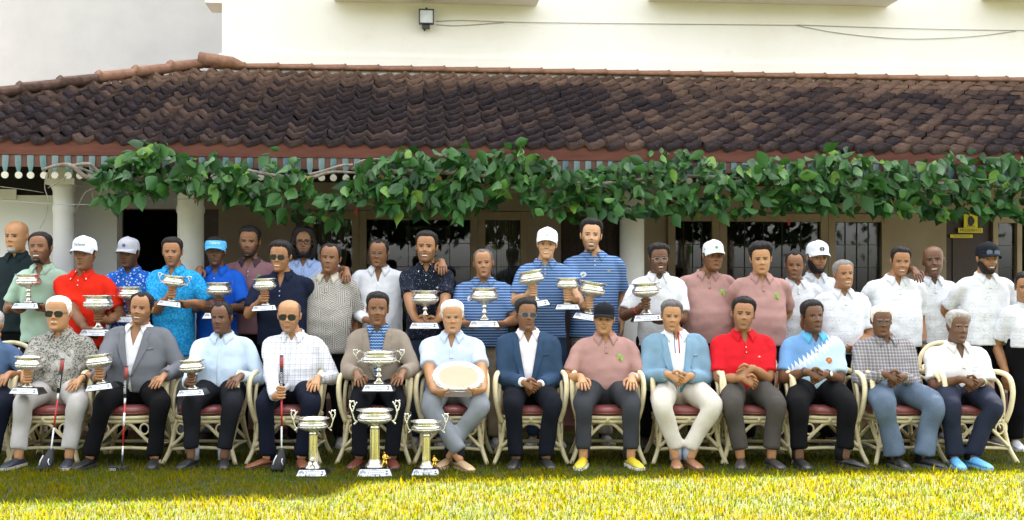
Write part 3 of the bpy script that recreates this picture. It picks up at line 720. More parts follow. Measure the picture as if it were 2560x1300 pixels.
def head_mesh(tone, f):
    """f: face options.  Returns verts, faces, colours in head space"""
    PP, ZZ = np.meshgrid(PHI, ZF); x, y, z = head_pt(PP, ZZ, f.get('jaw', 1), f.get('fat', 1)); c = np.cos(PP); fr = smooth(.0, .5, c)
    g = lambda x0, z0, sx, sz: np.exp(-((x - x0) / sx) ** 2 - ((ZZ - z0) / sz) ** 2)
    ns = f.get('nose', 1)
    ridge = np.interp(ZZ, [.34, .365, .39, .45, .54, .60], [0, .010, .0225, .015, .006, 0]) * np.exp(-(x / np.interp(ZZ, [.36, .40, .55], [.0125, .0115, .009])) ** 2)
    y = y - fr * ns * (ridge + .0075 * (g(.015, .378, .008, .022) + g(-.015, .378, .008, .022)))
    y = y + fr * (.0085 * (g(.031, .515, .016, .045) + g(-.031, .515, .016, .045))) - fr * .0045 * (g(.028, .59, .02, .03) + g(-.028, .59, .02, .03))
    y = y - fr * (.005 * (g(.042, .38, .02, .07) + g(-.042, .38, .02, .07)) + .006 * g(0, .225, .022, .03) - .004 * g(0, .155, .02, .022) + .006 * g(0, .07, .024, .05))
    if f.get('smile'): y = y - fr * .006 * (g(.043, .36, .016, .05) + g(-.043, .36, .016, .05))
    V = np.stack([x, y, z], -1); n, m = PP.shape
    C = np.ones((n, m, 3)) * np.array(tone); ax = np.abs(x)
    def paint(mask, col, k=1.0):
        mk_ = (np.clip(mask, 0, 1) * k)[..., None]; C[:] = C * (1 - mk_) + np.array(col) * mk_
    T3 = np.array(tone); F_ = c > .1
    paint(F_ * (g(.031, .50, .019, .05) + g(-.031, .50, .019, .05)), T3 * .55, .45)                        # eye hollows
    paint(F_ * g(0, .38, .02, .05), T3 * np.array([1.05, .9, .85]), .3)
    hair = np.array(f.get('hairc', (.012, .010, .010))); bc = np.array(f.get('beardc', hair))
    st = f.get('stubble', 0.0)                                                                            # shaved beard area
    low = smooth(.36, .26, ZZ) * (1 - g(0, .215, .02, .03)) ; side = smooth(.045, .06, ax) * smooth(.50, .40, ZZ) * (c > -.15)
    if st: paint(np.maximum(low * (c > -.2), side), T3 * .18 + bc * .5, st)
    lipz = .222 + (.05 * np.clip(ax / .03, 0, 1) ** 2 * .35 if f.get('smile') else 0)
    lw = .0265 if f.get('smile') else .023
    lip = (ax < lw) * (np.abs(ZZ - lipz) < .028 * np.sqrt(np.clip(1 - (ax / lw) ** 2, 0, 1))) * F_
    paint(lip * 1.0, T3 * np.array([.72, .50, .50]), .9)
    if f.get('smile', 0) > .5: paint(((ax < lw * .8) * (np.abs(ZZ - lipz) < .013 * np.sqrt(np.clip(1 - (ax / (lw * .8)) ** 2, 0, 1))) * F_) * 1.0, (.68, .64, .58))
    else: paint(((ax < lw) * (np.abs(ZZ - lipz) < .0045) * F_) * 1.0, T3 * .25)
    # eyes
    ex = ax - .031; open_ = f.get('eyes', 1.0); ez = .507
    al = np.clip(1 - (ex / .0155) ** 2, 0, 1); eye = (np.abs(ZZ - ez) < .022 * open_ * al) * F_
    if open_ > .2:
        paint(eye * 1.0, (.30, .26, .23)); paint(eye * (np.abs(ex) < .0068) * 1.0, (.015, .008, .006))
    paint(((np.abs(ex) < .0175) * (np.abs(ZZ - (ez + .026 * open_ * al + .006)) < .0085) * F_) * 1.0, (.02, .012, .01), .85)
    # brows
    bz = .583 + .010 * np.sin(np.clip((ax - .012) / .04, 0, 1) * 2.6)
    paint(((ax > .011) * (ax < .052) * (np.abs(ZZ - bz) < .017 * (1.15 - (ax - .011) / .055)) * F_) * 1.0, np.array(f.get('browc', hair)), .88)
    Fc = [(i * m + k, i * m + (k + 1) % m, (i + 1) * m + (k + 1) % m, (i + 1) * m + k) for i in range(n - 1) for k in range(m)]
    Fc += [tuple(range(m - 1, -1, -1)), tuple((n - 1) * m + k for k in range(m))]
    mb = MB(); mb.add(V.reshape(-1, 3), Fc); mb.C = [tuple(q) for q in C.reshape(-1, 3)]
    for sx in (-1, 1):                                                                                    # ears
        xe = .071 * f.get('fat', 1); rg = []
        for a, (dy, zz, r1, r2) in enumerate(((.012, -.026, .004, .004), (.010, -.022, .011, .006), (.012, -.008, .015, .008), (.016, .010, .019, .009), (.018, .022, .015, .008), (.018, .028, .005, .004))):
            rg.append([(sx * (xe + .007 + .006 * a / 5 + r2 * math.cos(q)), dy + r1 * math.sin(q) * 1.0, zz) for q in [2 * math.pi * k / 10 for k in range(10)]])
        mb.loft(rg, True, tuple(T3 * .92))
    return np.array(mb.V), mb.F, np.array(mb.C)

HL = {'short': ([0, 22, 40, 55, 66, 76, 86, 100, 115, 140, 180], [.845, .85, .835, .77, .60, .44, .47, .56, .30, .17, .14]),
      'reced': ([0, 18, 34, 50, 62, 76, 86, 100, 115, 140, 180], [.885, .90, .95, .88, .68, .45, .47, .56, .30, .17, .14]),
      'sides': ([0, 40, 58, 68, 78, 86, 100, 115, 140, 180], [1.2, 1.2, 1.1, .78, .45, .47, .56, .30, .17, .14]),
      'capped': ([0, 40, 60, 72, 80, 88, 100, 115, 140, 180], [.80, .80, .70, .55, .44, .48, .56, .30, .17, .14]),
      'long': ([0, 20, 40, 52, 60, 70, 85, 180], [.86, .84, .74, .55, .30, .10, -.2, -.4]),
      'tied': ([0, 20, 40, 55, 66, 78, 90, 110, 140, 180], [.86, .86, .83, .72, .56, .42, .40, .22, .10, .08])}
def hair_mesh(style, vol, f, seed, top=1.0, colr=(.012, .010, .010)):
    nphi, nz = 72, 40
    ph = np.linspace(-np.pi, np.pi, nphi + 1)[:-1]; zz = np.linspace(.06, 1, nz); PP, ZZ = np.meshgrid(ph, zz)
    hl = np.interp(np.abs(np.degrees(PP)), *HL[style]); nz_ = np.array([[noise.noise((math.cos(p) * 4 + seed, math.sin(p) * 4, q * 9)) for p in ph] for q in zz]); n2 = np.array([[noise.noise((math.cos(p) * 11 + seed, math.sin(p) * 11, q * 5 + 7)) for p in ph] for q in zz])
    m_ = ZZ - hl - .02 * n2
    zq = np.clip(ZZ, 0, .999); x, y, z = head_pt(PP, zq, f.get('jaw', 1), f.get('fat', 1))
    off = (.0035 + vol * .75 * (smooth(.55, .92, ZZ) * top + .16 * smooth(.3, .7, ZZ))) * (1 + .30 * nz_ + .16 * n2)
    if style == 'sides': off = off * smooth(1.0, .80, ZZ); m_ = np.minimum(m_, .86 + .02 * n2 - ZZ)
    off = off * smooth(-.005, .07, m_) - .006 * (m_ < 0)
    if style == 'long': off += vol * 1.5 * smooth(.9, .3, ZZ) * smooth(-.1, .3, m_)
    n_ = np.sqrt(x * x / .075 ** 2 + y * y / .09 ** 2 + (z / .125) ** 2) + 1e-6
    nx, ny, nzv = x / .075 ** 1, y / .09, z / .125; L = np.sqrt(nx ** 2 + ny ** 2 + nzv ** 2) + 1e-6
    V = np.stack([x + nx / L * off, y + ny / L * off, z + nzv / L * off], -1).reshape(-1, 3); keep = (m_ > -.045)
    if style == 'long': keep &= ZZ > .02
    mm = nphi; Fc = []
    for i in range(nz - 1):
        for k in range(mm):
            k2 = (k + 1) % mm
            if keep[i, k] and keep[i, k2] and keep[i + 1, k] and keep[i + 1, k2]: Fc.append((i * mm + k, i * mm + k2, (i + 1) * mm + k2, (i + 1) * mm + k))
    if style != 'sides': Fc.append(tuple((nz - 1) * mm + k for k in range(mm)))
    C = np.ones((len(V), 3)) * np.array(colr) * (1 + .25 * n2.reshape(-1, 1))
    return V, Fc, C
def face_shell(maskfn, thick, colr, f, seed):
    """moustache / beard: a thickened patch of the face surface"""
    ph = np.linspace(-1.9, 1.9, 76); zz = np.linspace(.0, .5, 52); PP, ZZ = np.meshgrid(ph, zz); x, y, z = head_pt(PP, ZZ, f.get('jaw', 1), f.get('fat', 1))
    m_ = maskfn(np.abs(x), ZZ, PP); nn_ = np.array([[noise.noise((a * 22 + seed, q * 40, 2)) for a in ph] for q in zz])
    g0 = np.exp(-(x / .022) ** 2 - ((ZZ - .225) / .03) ** 2) * .006 + .006 * np.exp(-(x / .024) ** 2 - ((ZZ - .07) / .05) ** 2)
    off = (thick * (1 + .35 * nn_)) * smooth(0, .3, m_) - .004 + g0
    nx, ny, nz = x / .075, y / .09, (ZZ - .35) * 1.2; L = np.sqrt(nx ** 2 + ny ** 2 + nz ** 2) + 1e-6
    V = np.stack([x + nx / L * off, y + ny / L * off, z + nz / L * off * .6], -1).reshape(-1, 3); k_ = m_ > -.2; mm = len(ph); Fc = []
    for i in range(len(zz) - 1):
        for k in range(mm - 1):
            if k_[i, k] and k_[i, k + 1] and k_[i + 1, k] and k_[i + 1, k + 1]: Fc.append((i * mm + k, i * mm + k + 1, (i + 1) * mm + k + 1, (i + 1) * mm + k))
    return V, Fc, np.ones((len(V), 3)) * np.array(colr)
def m_tache(ax, z, p): return np.minimum(np.minimum((.029 - ax) / .012, (z - (.256 - .8 * ax * ax * 40)) / .02), (.312 - 1.2 * ax - z) / .03) * (np.abs(p) < 1.2) - (np.abs(p) >= 1.2)
def m_beard(ax, z, p):
    top = np.where(ax < .03, .19, .19 + (ax - .03) * 6.5); lipgap = np.where((ax < .026) & (z > .165), -1, 1)
    jaw = np.minimum((np.minimum(top, .46) - z) / .05, 1.0); return np.minimum(np.minimum(jaw, (z + .03) / .03), lipgap)
def m_goatee(ax, z, p): return np.minimum(np.minimum((.17 - z) / .05, (.034 - ax) / .012), (z + .03) / .03)

# ---- limbs
def ik(S, W, l1, l2, pole):
    S, W = Vector(S), Vector(W); d = W - S; L = d.length
    if L > (l1 + l2) * .995: k_ = L / ((l1 + l2) * .995); l1 *= k_; l2 *= k_
    L = max(L, abs(l1 - l2) + .02); a = (l1 * l1 - l2 * l2 + L * L) / (2 * L); h = math.sqrt(max(0, l1 * l1 - a * a)); u = d.normalized()
    p = Vector(pole); p = p - u * p.dot(u)
    if p.length < 1e-4: p = u.orthogonal()
    return S + u * a + p.normalized() * h
def bez(pts, n=5): return [Vector(p) for p in spline(pts, n)]
def fingers(mb, K, dirv, nrm, side, curl, col, sp=.0195, ln=1.0, thumb=True, fan=.06, curl0=.25):
    """K knuckle centre, dirv along the hand, nrm out of the back of the hand, side towards the thumb"""
    dirv, nrm, side = dirv.normalized(), nrm.normalized(), side.normalized()
    for i, L in enumerate((.074, .082, .076, .060)):
        o = (1.5 - i) * sp; p = K + side * o - dirv * .014; d = (dirv + side * fan * (1.5 - i)).normalized(); P = [p]; a = curl0; seg = L * ln
        for q, s in enumerate((.46, .31, .26)):
            dd = d * math.cos(a) - nrm * math.sin(a); P.append(P[-1] + dd * seg * s); a += curl
        mb.tube(bez(P, 3), [.0098, .0096, .0094, .0092, .0090, .0088, .0086, .0082, .0078, .0055][:len(bez(P, 3))], 7, None, False, col)
    if thumb:
        b = K - dirv * .062 + side * .028; P = [b, b + (side * .8 + dirv * .6 - nrm * .2).normalized() * .034, b + (side * .8 + dirv * .6 - nrm * .2).normalized() * .034 + (dirv + side * .1 - nrm * .25 - nrm * curl * .4).normalized() * .032]
        P.append(P[-1] + (dirv - side * .25 - nrm * .3 - nrm * curl * .5).normalized() * .024); q = bez(P, 3)
        mb.tube(q, [.0125, .0122, .0118, .0115, .0112, .011, .0105, .010, .009, .006][:len(q)], 7, None, False, col)

JOBS = []     # (object, voxel, relax, done-callback)
def solid(mb, voxel, relax, done):
    me = bpy.data.meshes.new('tmp'); me.from_pydata(mb.V, [], mb.F); o = bpy.data.objects.new('tmp', me); COL.objects.link(o)
    r = o.modifiers.new('r', 'REMESH'); r.mode = 'VOXEL'; r.voxel_size = voxel
    if relax: s_ = o.modifiers.new('s', 'SMOOTH'); s_.factor = .5; s_.iterations = relax
    JOBS.append((o, done))
def run_jobs():
    dg = bpy.context.evaluated_depsgraph_get(); res = []
    for o, done in JOBS:
        me = bpy.data.meshes.new_from_object(o.evaluated_get(dg)); nv = len(me.vertices); V = np.empty(nv * 3); me.vertices.foreach_get('co', V)
        nq = len(me.polygons); Q = np.empty(len(me.loops), dtype=np.int32); me.loops.foreach_get('vertex_index', Q); ls = np.empty(nq, dtype=np.int32); me.polygons.foreach_get('loop_total', ls)
        if (ls == 4).all(): Q = Q.reshape(-1, 4)
        else: Q = [tuple(p.vertices) for p in me.polygons]
        N = np.empty(nv * 3); me.vertices.foreach_get('normal', N)
        res.append((done, V.reshape(-1, 3), Q, N.reshape(-1, 3))); bpy.data.meshes.remove(me)
    for o, _ in JOBS: m = o.data; bpy.data.objects.remove(o); bpy.data.meshes.remove(m)
    JOBS.clear()
    for done, V, Q, N in res: done(V, Q, N)

def ring(c, hw, hd, yaw, n=28, e=.82):
    out = []
    for k in range(n):
        a = 2 * math.pi * k / n; s, q = math.sin(a), math.cos(a)
        x = hw * math.copysign(abs(s) ** e, s); y = -hd * math.copysign(abs(q) ** e, q)
        out.append((c[0] + x * math.cos(yaw) - y * math.sin(yaw), c[1] + x * math.sin(yaw) + y * math.cos(yaw), c[2]))
    return out

SHOES = {}
def shoe_mesh(kind):
    if kind in SHOES: return SHOES[kind]
    L = .285; st = []
    hgt = {'loafer': [(0, .050), (.08, .066), (.2, .072), (.36, .070), (.5, .062), (.65, .052), (.8, .042), (.92, .032), (1, .016)],
           'sneaker': [(0, .060), (.08, .078), (.2, .085), (.36, .082), (.5, .070), (.65, .060), (.8, .050), (.92, .040), (1, .022)]}['sneaker' if kind == 'sneaker' else 'loafer']
    wid = [(0, .022), (.08, .032), (.2, .036), (.36, .036), (.5, .040), (.65, .046), (.8, .046), (.92, .036), (1, .012)]
    mb = MB(); sole = MB(); rg = []; rs = []
    for a in np.linspace(0, 1, 17):
        h = np.interp(a, *zip(*hgt)); wd = np.interp(a, *zip(*wid)); y = .075 - a * L
        rg.append([(wd * math.sin(q) * (1 if math.cos(q) < .2 else .86), y, .016 + (h - .016) * (.5 - .5 * math.cos(q + math.pi)) ) for q in [2 * math.pi * k / 14 for k in range(14)]])
        rs.append([(x, y, z) for x, z in ((-wd - .004, 0), (wd + .004, 0), (wd + .004, .02), (-wd - .004, .02))])
    mb.loft(rg); sole.loft(rs); SHOES[kind] = (mb, sole); return SHOES[kind]

def bvh_of(V, Q): return BVHTree.FromPolygons(V.tolist(), Q.tolist() if isinstance(Q, np.ndarray) else Q)
def front(bv, x, z, y0):
    h = bv.ray_cast(Vector((x, y0 - 1.0, z)), Vector((0, 1, 0)))
    return h[0].y if h[0] is not None else None
def patch(bv, fn, nu, nv, y0, off, skirt=.008):
    """sheet laid on the front of a garment; fn(u, v) -> (x, z)"""
    V, ok = [], True; last = y0 - .1
    for j in range(nv + 1):
        for i in range(nu + 1):
            x, z = fn(i / nu, j / nv); y = front(bv, x, z, y0); y = last if y is None else y; last = y; V.append((x, y - off, z))
    m = nu + 1; Fc = [(j * m + i, j * m + i + 1, (j + 1) * m + i + 1, (j + 1) * m + i) for j in range(nv) for i in range(nu)]
    rim = [i for i in range(m)] + [j * m + nu for j in range(1, nv + 1)] + [nv * m + i for i in range(nu - 1, -1, -1)] + [j * m for j in range(nv - 1, 0, -1)]
    n0 = len(V); V += [(V[i][0], V[i][1] + off + skirt, V[i][2]) for i in rim]; r = len(rim)
    Fc += [(rim[k], n0 + k, n0 + (k + 1) % r, rim[(k + 1) % r]) for k in range(r)]
    return V, Fc

SEATZ = .455
def snap(V, Q, cut, cx, hw):
    b = np.intersect1d(np.unique(Q[cut]), np.unique(Q[~cut])) if cut.any() else np.array([], int); V = V.copy()
    if len(b): s_ = np.where(V[b, 0] > cx, 1, -1); V[b, 0] = cx + s_ * np.maximum(hw(V[b, 2]), .001)
    return V
PEOPLE = []
class Person:
    def __init__(s, **k):
        s.k = k; PEOPLE.append(s); s.start()
    def start(s):
        k = s.k; d = k['d']; seat = k.get('seat', 0)
        top = at(k['x'], k['top'], d); chin = at(k['x'], k['chin'], d)
        s.hh = min(.272, max(.225, (top.z - chin.z) - k.get('crown', .012))); s.hh *= 1.04; s.sc = s.hh / .25
        bx = at(k.get('bx', k['x']), k['chin'], d).x; bd = d + k.get('bdy', .02)
        s.root = empty('person', (bx, bd, 0), 0, k['label'], 'person', k.get('group', 'people seated in the front row' if seat else 'people standing behind the chairs'))
        s.O = Vector((bx, bd, 0)); O = s.O
        cz = chin.z; s.headc = Vector((top.x, d - .035 - k.get('hf', 0), cz + s.hh * .5))
        wf = k.get('wf', 1.0); yaw = R(k.get('yaw', 0)); s.yaw = yaw; belly = k.get('belly', .015)
        zs = cz - .074 * s.sc - k.get('drop', 0); zh = (SEATZ + .085) if seat else k.get('hem', .50 * top.z); s.zs = zs; s.zh = zh
        sx = bx; hx = bx + k.get('lean', 0.0); tor = []
        rows = [(0, .172, .120, .6), (.14, .170, .120, .8), (.30, .168, .118, 1.0), (.48, .170, .116, 1.0), (.68, .180, .118, .5), (.85, .180, .112, .2), (1.0, .158, .098, 0)]
        if seat: rows[0] = (0, .178, .13, .8); rows[1] = (.14, .176, .128, 1.0)
        for t_, hw, hd, b in rows:
            tor.append((hx + (sx - hx) * t_, bd - belly * b * .9, zh + (zs - zh) * t_, hw * wf + belly * b * .45, hd * (.6 + .4 * wf) + belly * b * .55))
        for dz, hw, hd in ((.030, .128, .084), (.056, .098, .072), (.084, .068, .062)):
            tor.append((sx, bd - .002, zs + dz * s.sc, hw * wf, hd))
        s.tor = tor; pad = .012
        zpos = [q[2] for q in tor]; 
        # joints
        cy, sy_ = math.cos(yaw), math.sin(yaw); hwS = .172 * wf
        s.S = {-1: Vector((sx - hwS * cy, bd - hwS * sy_, zs - .030)), 1: Vector((sx + hwS * cy, bd + hwS * sy_, zs - .030))}
        s.arm = {}; hands = k.get('hands', {})
        sk = tuple(k['tone']); s.fing = MB(); s.fing.col = sk; body = MB()
        for sd_ in (-1, 1):
            h = hands.get(sd_, ('down',)); ty = h[0]; S = s.S[sd_]; pole = Vector((sd_ * .55, .45, -.7))
            if ty == 'down': W = S + Vector((sd_ * .035, -.03, -.50)); hv = Vector((0, -.12, -1)); nb = Vector((sd_ * 1, -.3, 0)); pole = Vector((sd_ * .3, 1, 0)); T = W + hv * .08
            elif ty == 'back': W = Vector((bx + sd_ * .08, bd + .17, zs - .42)); hv = Vector((-sd_, .2, -.3)); nb = Vector((0, 1, 0)); pole = Vector((sd_ * 1, .5, 0)); T = W
            else:
                T = h[1] if isinstance(h[1], Vector) else at(h[1], h[2], h[3])
                if ty == 'grip': W = T + Vector((sd_ * .052, .045, -.045)); hv = (T - W); nb = Vector((0, 1, 0))
                elif ty == 'rest': dx_ = h[4] if len(h) > 4 else 0; hv = Vector((dx_, -.75, -.45)); W = T - hv.normalized() * .085; nb = Vector((0, -.45, .8))
                elif ty == 'clasp': hv = Vector((-sd_ * .9, -.18, -.42)); W = T - hv.normalized() * .07 + Vector((0, .03 if sd_ > 0 else 0, 0)); nb = Vector((-sd_ * .2, -1, .35))
                elif ty == 'hold': hv = Vector((-sd_ * .75, -.35, -.15)); W = T - hv.normalized() * .08; nb = Vector((sd_ * .3, -.6, -.6))
                elif ty == 'over': hv = Vector((h[4] if len(h) > 4 else 0, -.75, -.65)); W = T - hv.normalized() * .085; nb = Vector((0, -.5, .8)); pole = Vector((sd_ * .2, .8, -.3))
                elif ty == 'in': hv = Vector((-sd_ * .9, -.3, -.1)); W = T; nb = Vector((0, -1, 0))
            if ty == 'rest': pole = Vector((sd_ * .5, .6, -.5))
            E = ik(S, W, .295, .262, pole); s.arm[sd_] = (S, E, W, ty, T)
            body.tube(bez([S + Vector((-sd_ * .07, 0, .015)), S, S.lerp(E, .5), E, E.lerp(W, .35), E.lerp(W, .75), W], 3), [.046] * 3 + [.052] * 3 + [.049] * 3 + [.043] * 3 + [.043] * 3 + [.034] * 3 + [.028], 12)
            if ty == 'grip':
                st = T; pc = T + Vector((sd_ * .030, .020, -.008))
                body.tube([W, W.lerp(pc, .6), pc, pc + Vector((0, -.012, .012))], [(.028, .026), (.034, .030), (.040, .026), (.030, .018)], 10, Vector((0, 0, 1)))
                for i in range(4):
                    zc = st.z + (1.5 - i) * .0205; P = []
                    for a in np.linspace(20, -175 if i < 3 else -160, 7):
                        an = R(a); P.append(Vector((st.x + sd_ * .029 * math.cos(an), st.y + .031 * math.sin(an), zc + .004 * math.sin(an))))
                    s.fing.tube(P, [.0105, .0108, .0106, .0103, .010, .0092, .0068], 7, None, False, sk)
                P = [st + Vector((sd_ * .035, .012, .03)), st + Vector((sd_ * .018, -.022, .046)), st + Vector((-sd_ * .012, -.034, .044)), st + Vector((-sd_ * .032, -.028, .038))]
                s.fing.tube(bez(P, 2), [.0125, .0122, .012, .0115, .011, .0095, .007], 7, None, False, sk)
            elif ty != 'back':
                hv.normalize(); K = W + hv * .088; nb = nb - hv * nb.dot(hv); nb.normalize(); side = hv.cross(nb) * (1 if sd_ < 0 else -1)
                if ty in ('rest', 'over'): side = Vector((-sd_, 0, 0)) - hv * (-sd_ * hv.x)
                if ty == 'clasp': side = Vector((0, -.3, 1)) - hv * Vector((0, -.3, 1)).dot(hv)
                side.normalize()
                body.tube([W - hv * .01, W + hv * .02, W + hv * .055, K - hv * .004, K + hv * .006], [(.024, .028), (.020, .033), (.0175, .041), (.0155, .042), (.011, .036)], 12, nb)
                cu = {'rest': .22, 'down': .42, 'clasp': .75, 'hold': .55, 'over': .35, 'in': .7}[ty]
                fingers(s.fing, K, hv, nb, side, cu, sk, thumb=True, curl0={'clasp': .35, 'rest': .1}.get(ty, .2), fan=.12 if ty == 'rest' else .05)
        # inner body
        shr = [ring(q[:3], q[3] - pad, q[4] - pad, yaw) for q in tor]; body.loft(shr)
        nk = Vector((sx, bd + .0, zs + .03)); hd_ = s.headc + Vector((0, .030, -s.hh * .22))
        body.tube([nk - Vector((0, 0, .05)), nk + Vector((0, .004, .03)), nk.lerp(hd_, .65), hd_], [.072 * wf, .066, .063, .060], 16)
        # legs
        s.leg = {}; legs = k.get('legs'); tr = MB()
        for i, sd_ in enumerate((-1, 1)):
            if seat:
                kn = at(legs[i][0], 1000, 8.52 + k.get('dk', 0)); kn.z = .475; ft = at(legs[i + 2][0], 1160, 8.50 + k.get('dk', 0)); ank = Vector((ft.x, ft.y + legs[i + 2][1], .10))
                hp = Vector((hx + sd_ * .088, bd - .02, SEATZ + .105)); s.leg[sd_] = (hp, kn, ank)
                P = bez([hp, hp.lerp(kn, .5) + Vector((0, 0, .012)), kn + Vector((0, .035, .008)), kn + Vector((0, -.012, -.05)), kn.lerp(ank, .45) + Vector((0, .012, 0)), ank + Vector((0, 0, .035 if k.get('bare') or k.get('sock') else -.015))], 3)
                rr = np.interp(np.linspace(0, 1, len(P)), [0, .2, .4, .5, .6, .8, 1], [.105, .096, .082, .078, .072, .064, k.get('cuff', .062)])
                tr.tube(P, [float(q) * k.get('tf', 1) for q in rr], 14)
                body.tube([hp, kn, ank - Vector((0, 0, .04))], [.06, .05, .036], 10)
            else:
                dx_ = k.get('stance', .10); hp = Vector((hx + sd_ * .085 * cy, bd + sd_ * .085 * sy_, zh - .02)); ank = Vector((hx + sd_ * dx_, bd + .03, .09)); kn = hp.lerp(ank, .5) + Vector((0, -.015, 0)); s.leg[sd_] = (hp, kn, ank)
                tr.tube(bez([hp + Vector((0, 0, .1)), hp, hp.lerp(kn, .5), kn, kn.lerp(ank, .6), ank], 3), [.105] * 3 + [.102] * 3 + [.088] * 3 + [.074] * 3 + [.066] * 3 + [.064], 14)
                body.tube([hp, kn, ank - Vector((0, 0, .04))], [.06, .05, .036], 10)
        if seat: tr.loft([ring((hx, bd - .02, SEATZ + dz), hw, hd2, yaw) for dz, hw, hd2 in ((-.03, .14, .12), (.02, .178, .15), (.09, .182, .155), (.17, .176, .14), (.22, .15, .11))])
        else: tr.loft([ring((hx, bd, zh + dz), hw * wf, hd2, yaw) for dz, hw, hd2 in ((-.12, .12, .09), (-.06, .165, .115), (.02, .165, .118), (.12, .160, .112), (.16, .15, .10))])
        s.trb = tr
        solid(body, .0125, 2, s.body_done); solid(tr, .019, 3, s.trousers_done)
        # shirt
        jk = k.get('jacket'); sh = k['shirt']; s.shirt_m = MB(); ex = .0
        hem = k.get('hemdrop', .0)
        tt = list(tor)
        if not seat: tt = [(tor[0][0], tor[0][1], tor[0][2] - hem, tor[0][3] + .006, tor[0][4] + .006)] + tt[1:]
        s.shirt_m.loft([ring(q[:3], q[3], q[4], yaw) for q in tt]); long_ = sh.get('long', 0) and not jk
        for sd_ in (-1, 1):
            if not jk: s.sleeve(s.shirt_m, sd_, long_, 0)
        solid(s.shirt_m, .0125, 3, s.shirt_done)
        if jk:
            j = MB(); j.loft([ring(q[:3], q[3] + .012 + (.006 if i_ > 4 else 0), q[4] + .012, yaw, 28, .78) for i_, q in enumerate(tor[:-1])])
            for sd_ in (-1, 1): s.sleeve(j, sd_, 1, .008)
            solid(j, .013, 3, s.jacket_done)
    def sleeve(s, mb, sd_, long_, ex):
        S, E, W, ty, T = s.arm[sd_]; a = S + Vector((-sd_ * .085, 0, .030))
        if long_:
            e1 = E.lerp(W, .94 if long_ == 1 else .55)
            P = bez([a, S, S.lerp(E, .5), E, E.lerp(e1, .5), e1], 3); r_ = np.interp(np.linspace(0, 1, len(P)), [0, .2, .45, .62, .85, 1], [.054, .063, .060, .056, .049, .046])
        else:
            P = bez([a, S, S.lerp(E, .4), S.lerp(E, .80)], 3); r_ = np.interp(np.linspace(0, 1, len(P)), [0, .35, .7, 1], [.054, .064, .067, .070])
        mb.tube(P, [float(q) + ex for q in r_], 14)
    def loc_(s, V): return np.asarray(V, float).reshape(-1, 3) - np.array(s.O)
    def body_done(s, V, Q, N):
        k = s.k; tone = np.array(k['tone']); f = k.setdefault('face', {}); f.setdefault('hairc', k.get('hairc', (.012, .010, .010))); rv = np.random.default_rng(int(k['x']) + 50)
        f.setdefault('jaw', rv.uniform(.86, 1.08)); f.setdefault('fat', rv.uniform(.94, 1.04)); f.setdefault('nose', rv.uniform(.9, 1.35)); k.setdefault('turn', rv.uniform(-9, 9)); k.setdefault('roll', rv.uniform(-4, 4)); k.setdefault('pitch', rv.uniform(-4, 5))
        hv, hf, hcol = head_mesh(tuple(tone), f); s.M = np.array((Euler((R(k.get('pitch', 0)), R(k.get('roll', 0)), R(k.get('turn', 0)))).to_matrix())) * s.sc
        Vh = hv @ s.M.T + np.array(s.headc); q = Q.tolist() if isinstance(Q, np.ndarray) else Q
        Fa = list(map(tuple, q)); n = len(V); Fa += [tuple(i + n for i in f_) for f_ in hf]; Vf = np.array(s.fing.V).reshape(-1, 3); n2 = n + len(Vh); Fa += [tuple(i + n2 for i in f_) for f_ in s.fing.F]
        allV = np.concatenate([V, Vh, Vf]); C = np.concatenate([np.tile(tone * .95, (n, 1)), hcol, np.tile(tone * .97, (len(Vf), 1))])
        mk('body', s.loc_(allV), Fa, SKIN, s.root, True, C)
    def hplace(s, V): return s.loc_(np.asarray(V) @ s.M.T + np.array(s.headc))
    def trousers_done(s, V, Q, N):
        k = s.k; col = k['trousers']; m = cloth(*col) if isinstance(col[0], tuple) else cloth(col)
        keep = V[Q].mean(1)[:, 2] > (.085 if k.get('seat') else .05)
        d_ = np.array([noise.noise((p[0] * 13, p[1] * 13, p[2] * 7)) for p in V]) * .006; V = V + N * d_[:, None] * 1.5
        mk('trousers', s.loc_(V), Q[keep], m, s.root)
        sk = k.get('shoe', ((.012, .012, .013), 'loafer', (.02, .02, .02))); mb, so = shoe_mesh(sk[1])
        for sd_ in (-1, 1):
            hp, kn, an = s.leg[sd_]; tw = k.get('toe', {}).get(sd_, sd_ * 12)
            o = mk('shoe', mb.V, mb.F, plain('shoe_leather', sk[0], .45, 0, .2), s.root, True, None, None, an - s.O - Vector((0, 0, an.z - .004))); o.rotation_euler = (0, 0, R(tw))
            mk('sole', so.V, so.F, plain('shoe_sole', sk[2], .7), o, False)
            if not k.get('bare'):
                c_ = MB(); c_.tube([(0, .03, .05), (0, .03, .16)], [.046, .048], 12); c_.build('sock', cloth(k.get('sock', (.008, .008, .010))), o)
    def shirt_done(s, V, Q, N):
        k = s.k; sh = k['shirt']; m = cloth(*sh['m']); cx = s.O.x; zc = s.zs + .07 * s.sc
        d_ = np.array([noise.noise((p[0] * 9 + 3, p[1] * 9, p[2] * 14)) + .25 * noise.noise((p[0] * 22, p[1] * 22, p[2] * 26)) for p in V]); V = V + N * (d_ * .0080)[:, None]
        s.bvs = bvh_of(V, Q); vd = sh.get('v', .085); vw = sh.get('vw', .034); cen = V[Q].mean(1)
        top = zc - .005; a = (cen[:, 2] - (top - vd)) / vd
        cut = (cen[:, 1] < s.O.y - .02) & (np.abs(cen[:, 0] - cx) < vw * np.clip(a, 0, 1.6)) & (a > 0)
        zcut = cen[:, 2] > zc + .006
        V = snap(V, Q, cut, cx, lambda z: vw * np.clip((z - (top - vd)) / vd, 0, 1.6))
        so = mk('shirt', s.loc_(V), Q[~(cut | zcut)], m, s.root); s.shirt_o = so
        # collar
        cm = cloth(*sh['collar']) if 'collar' in sh else m
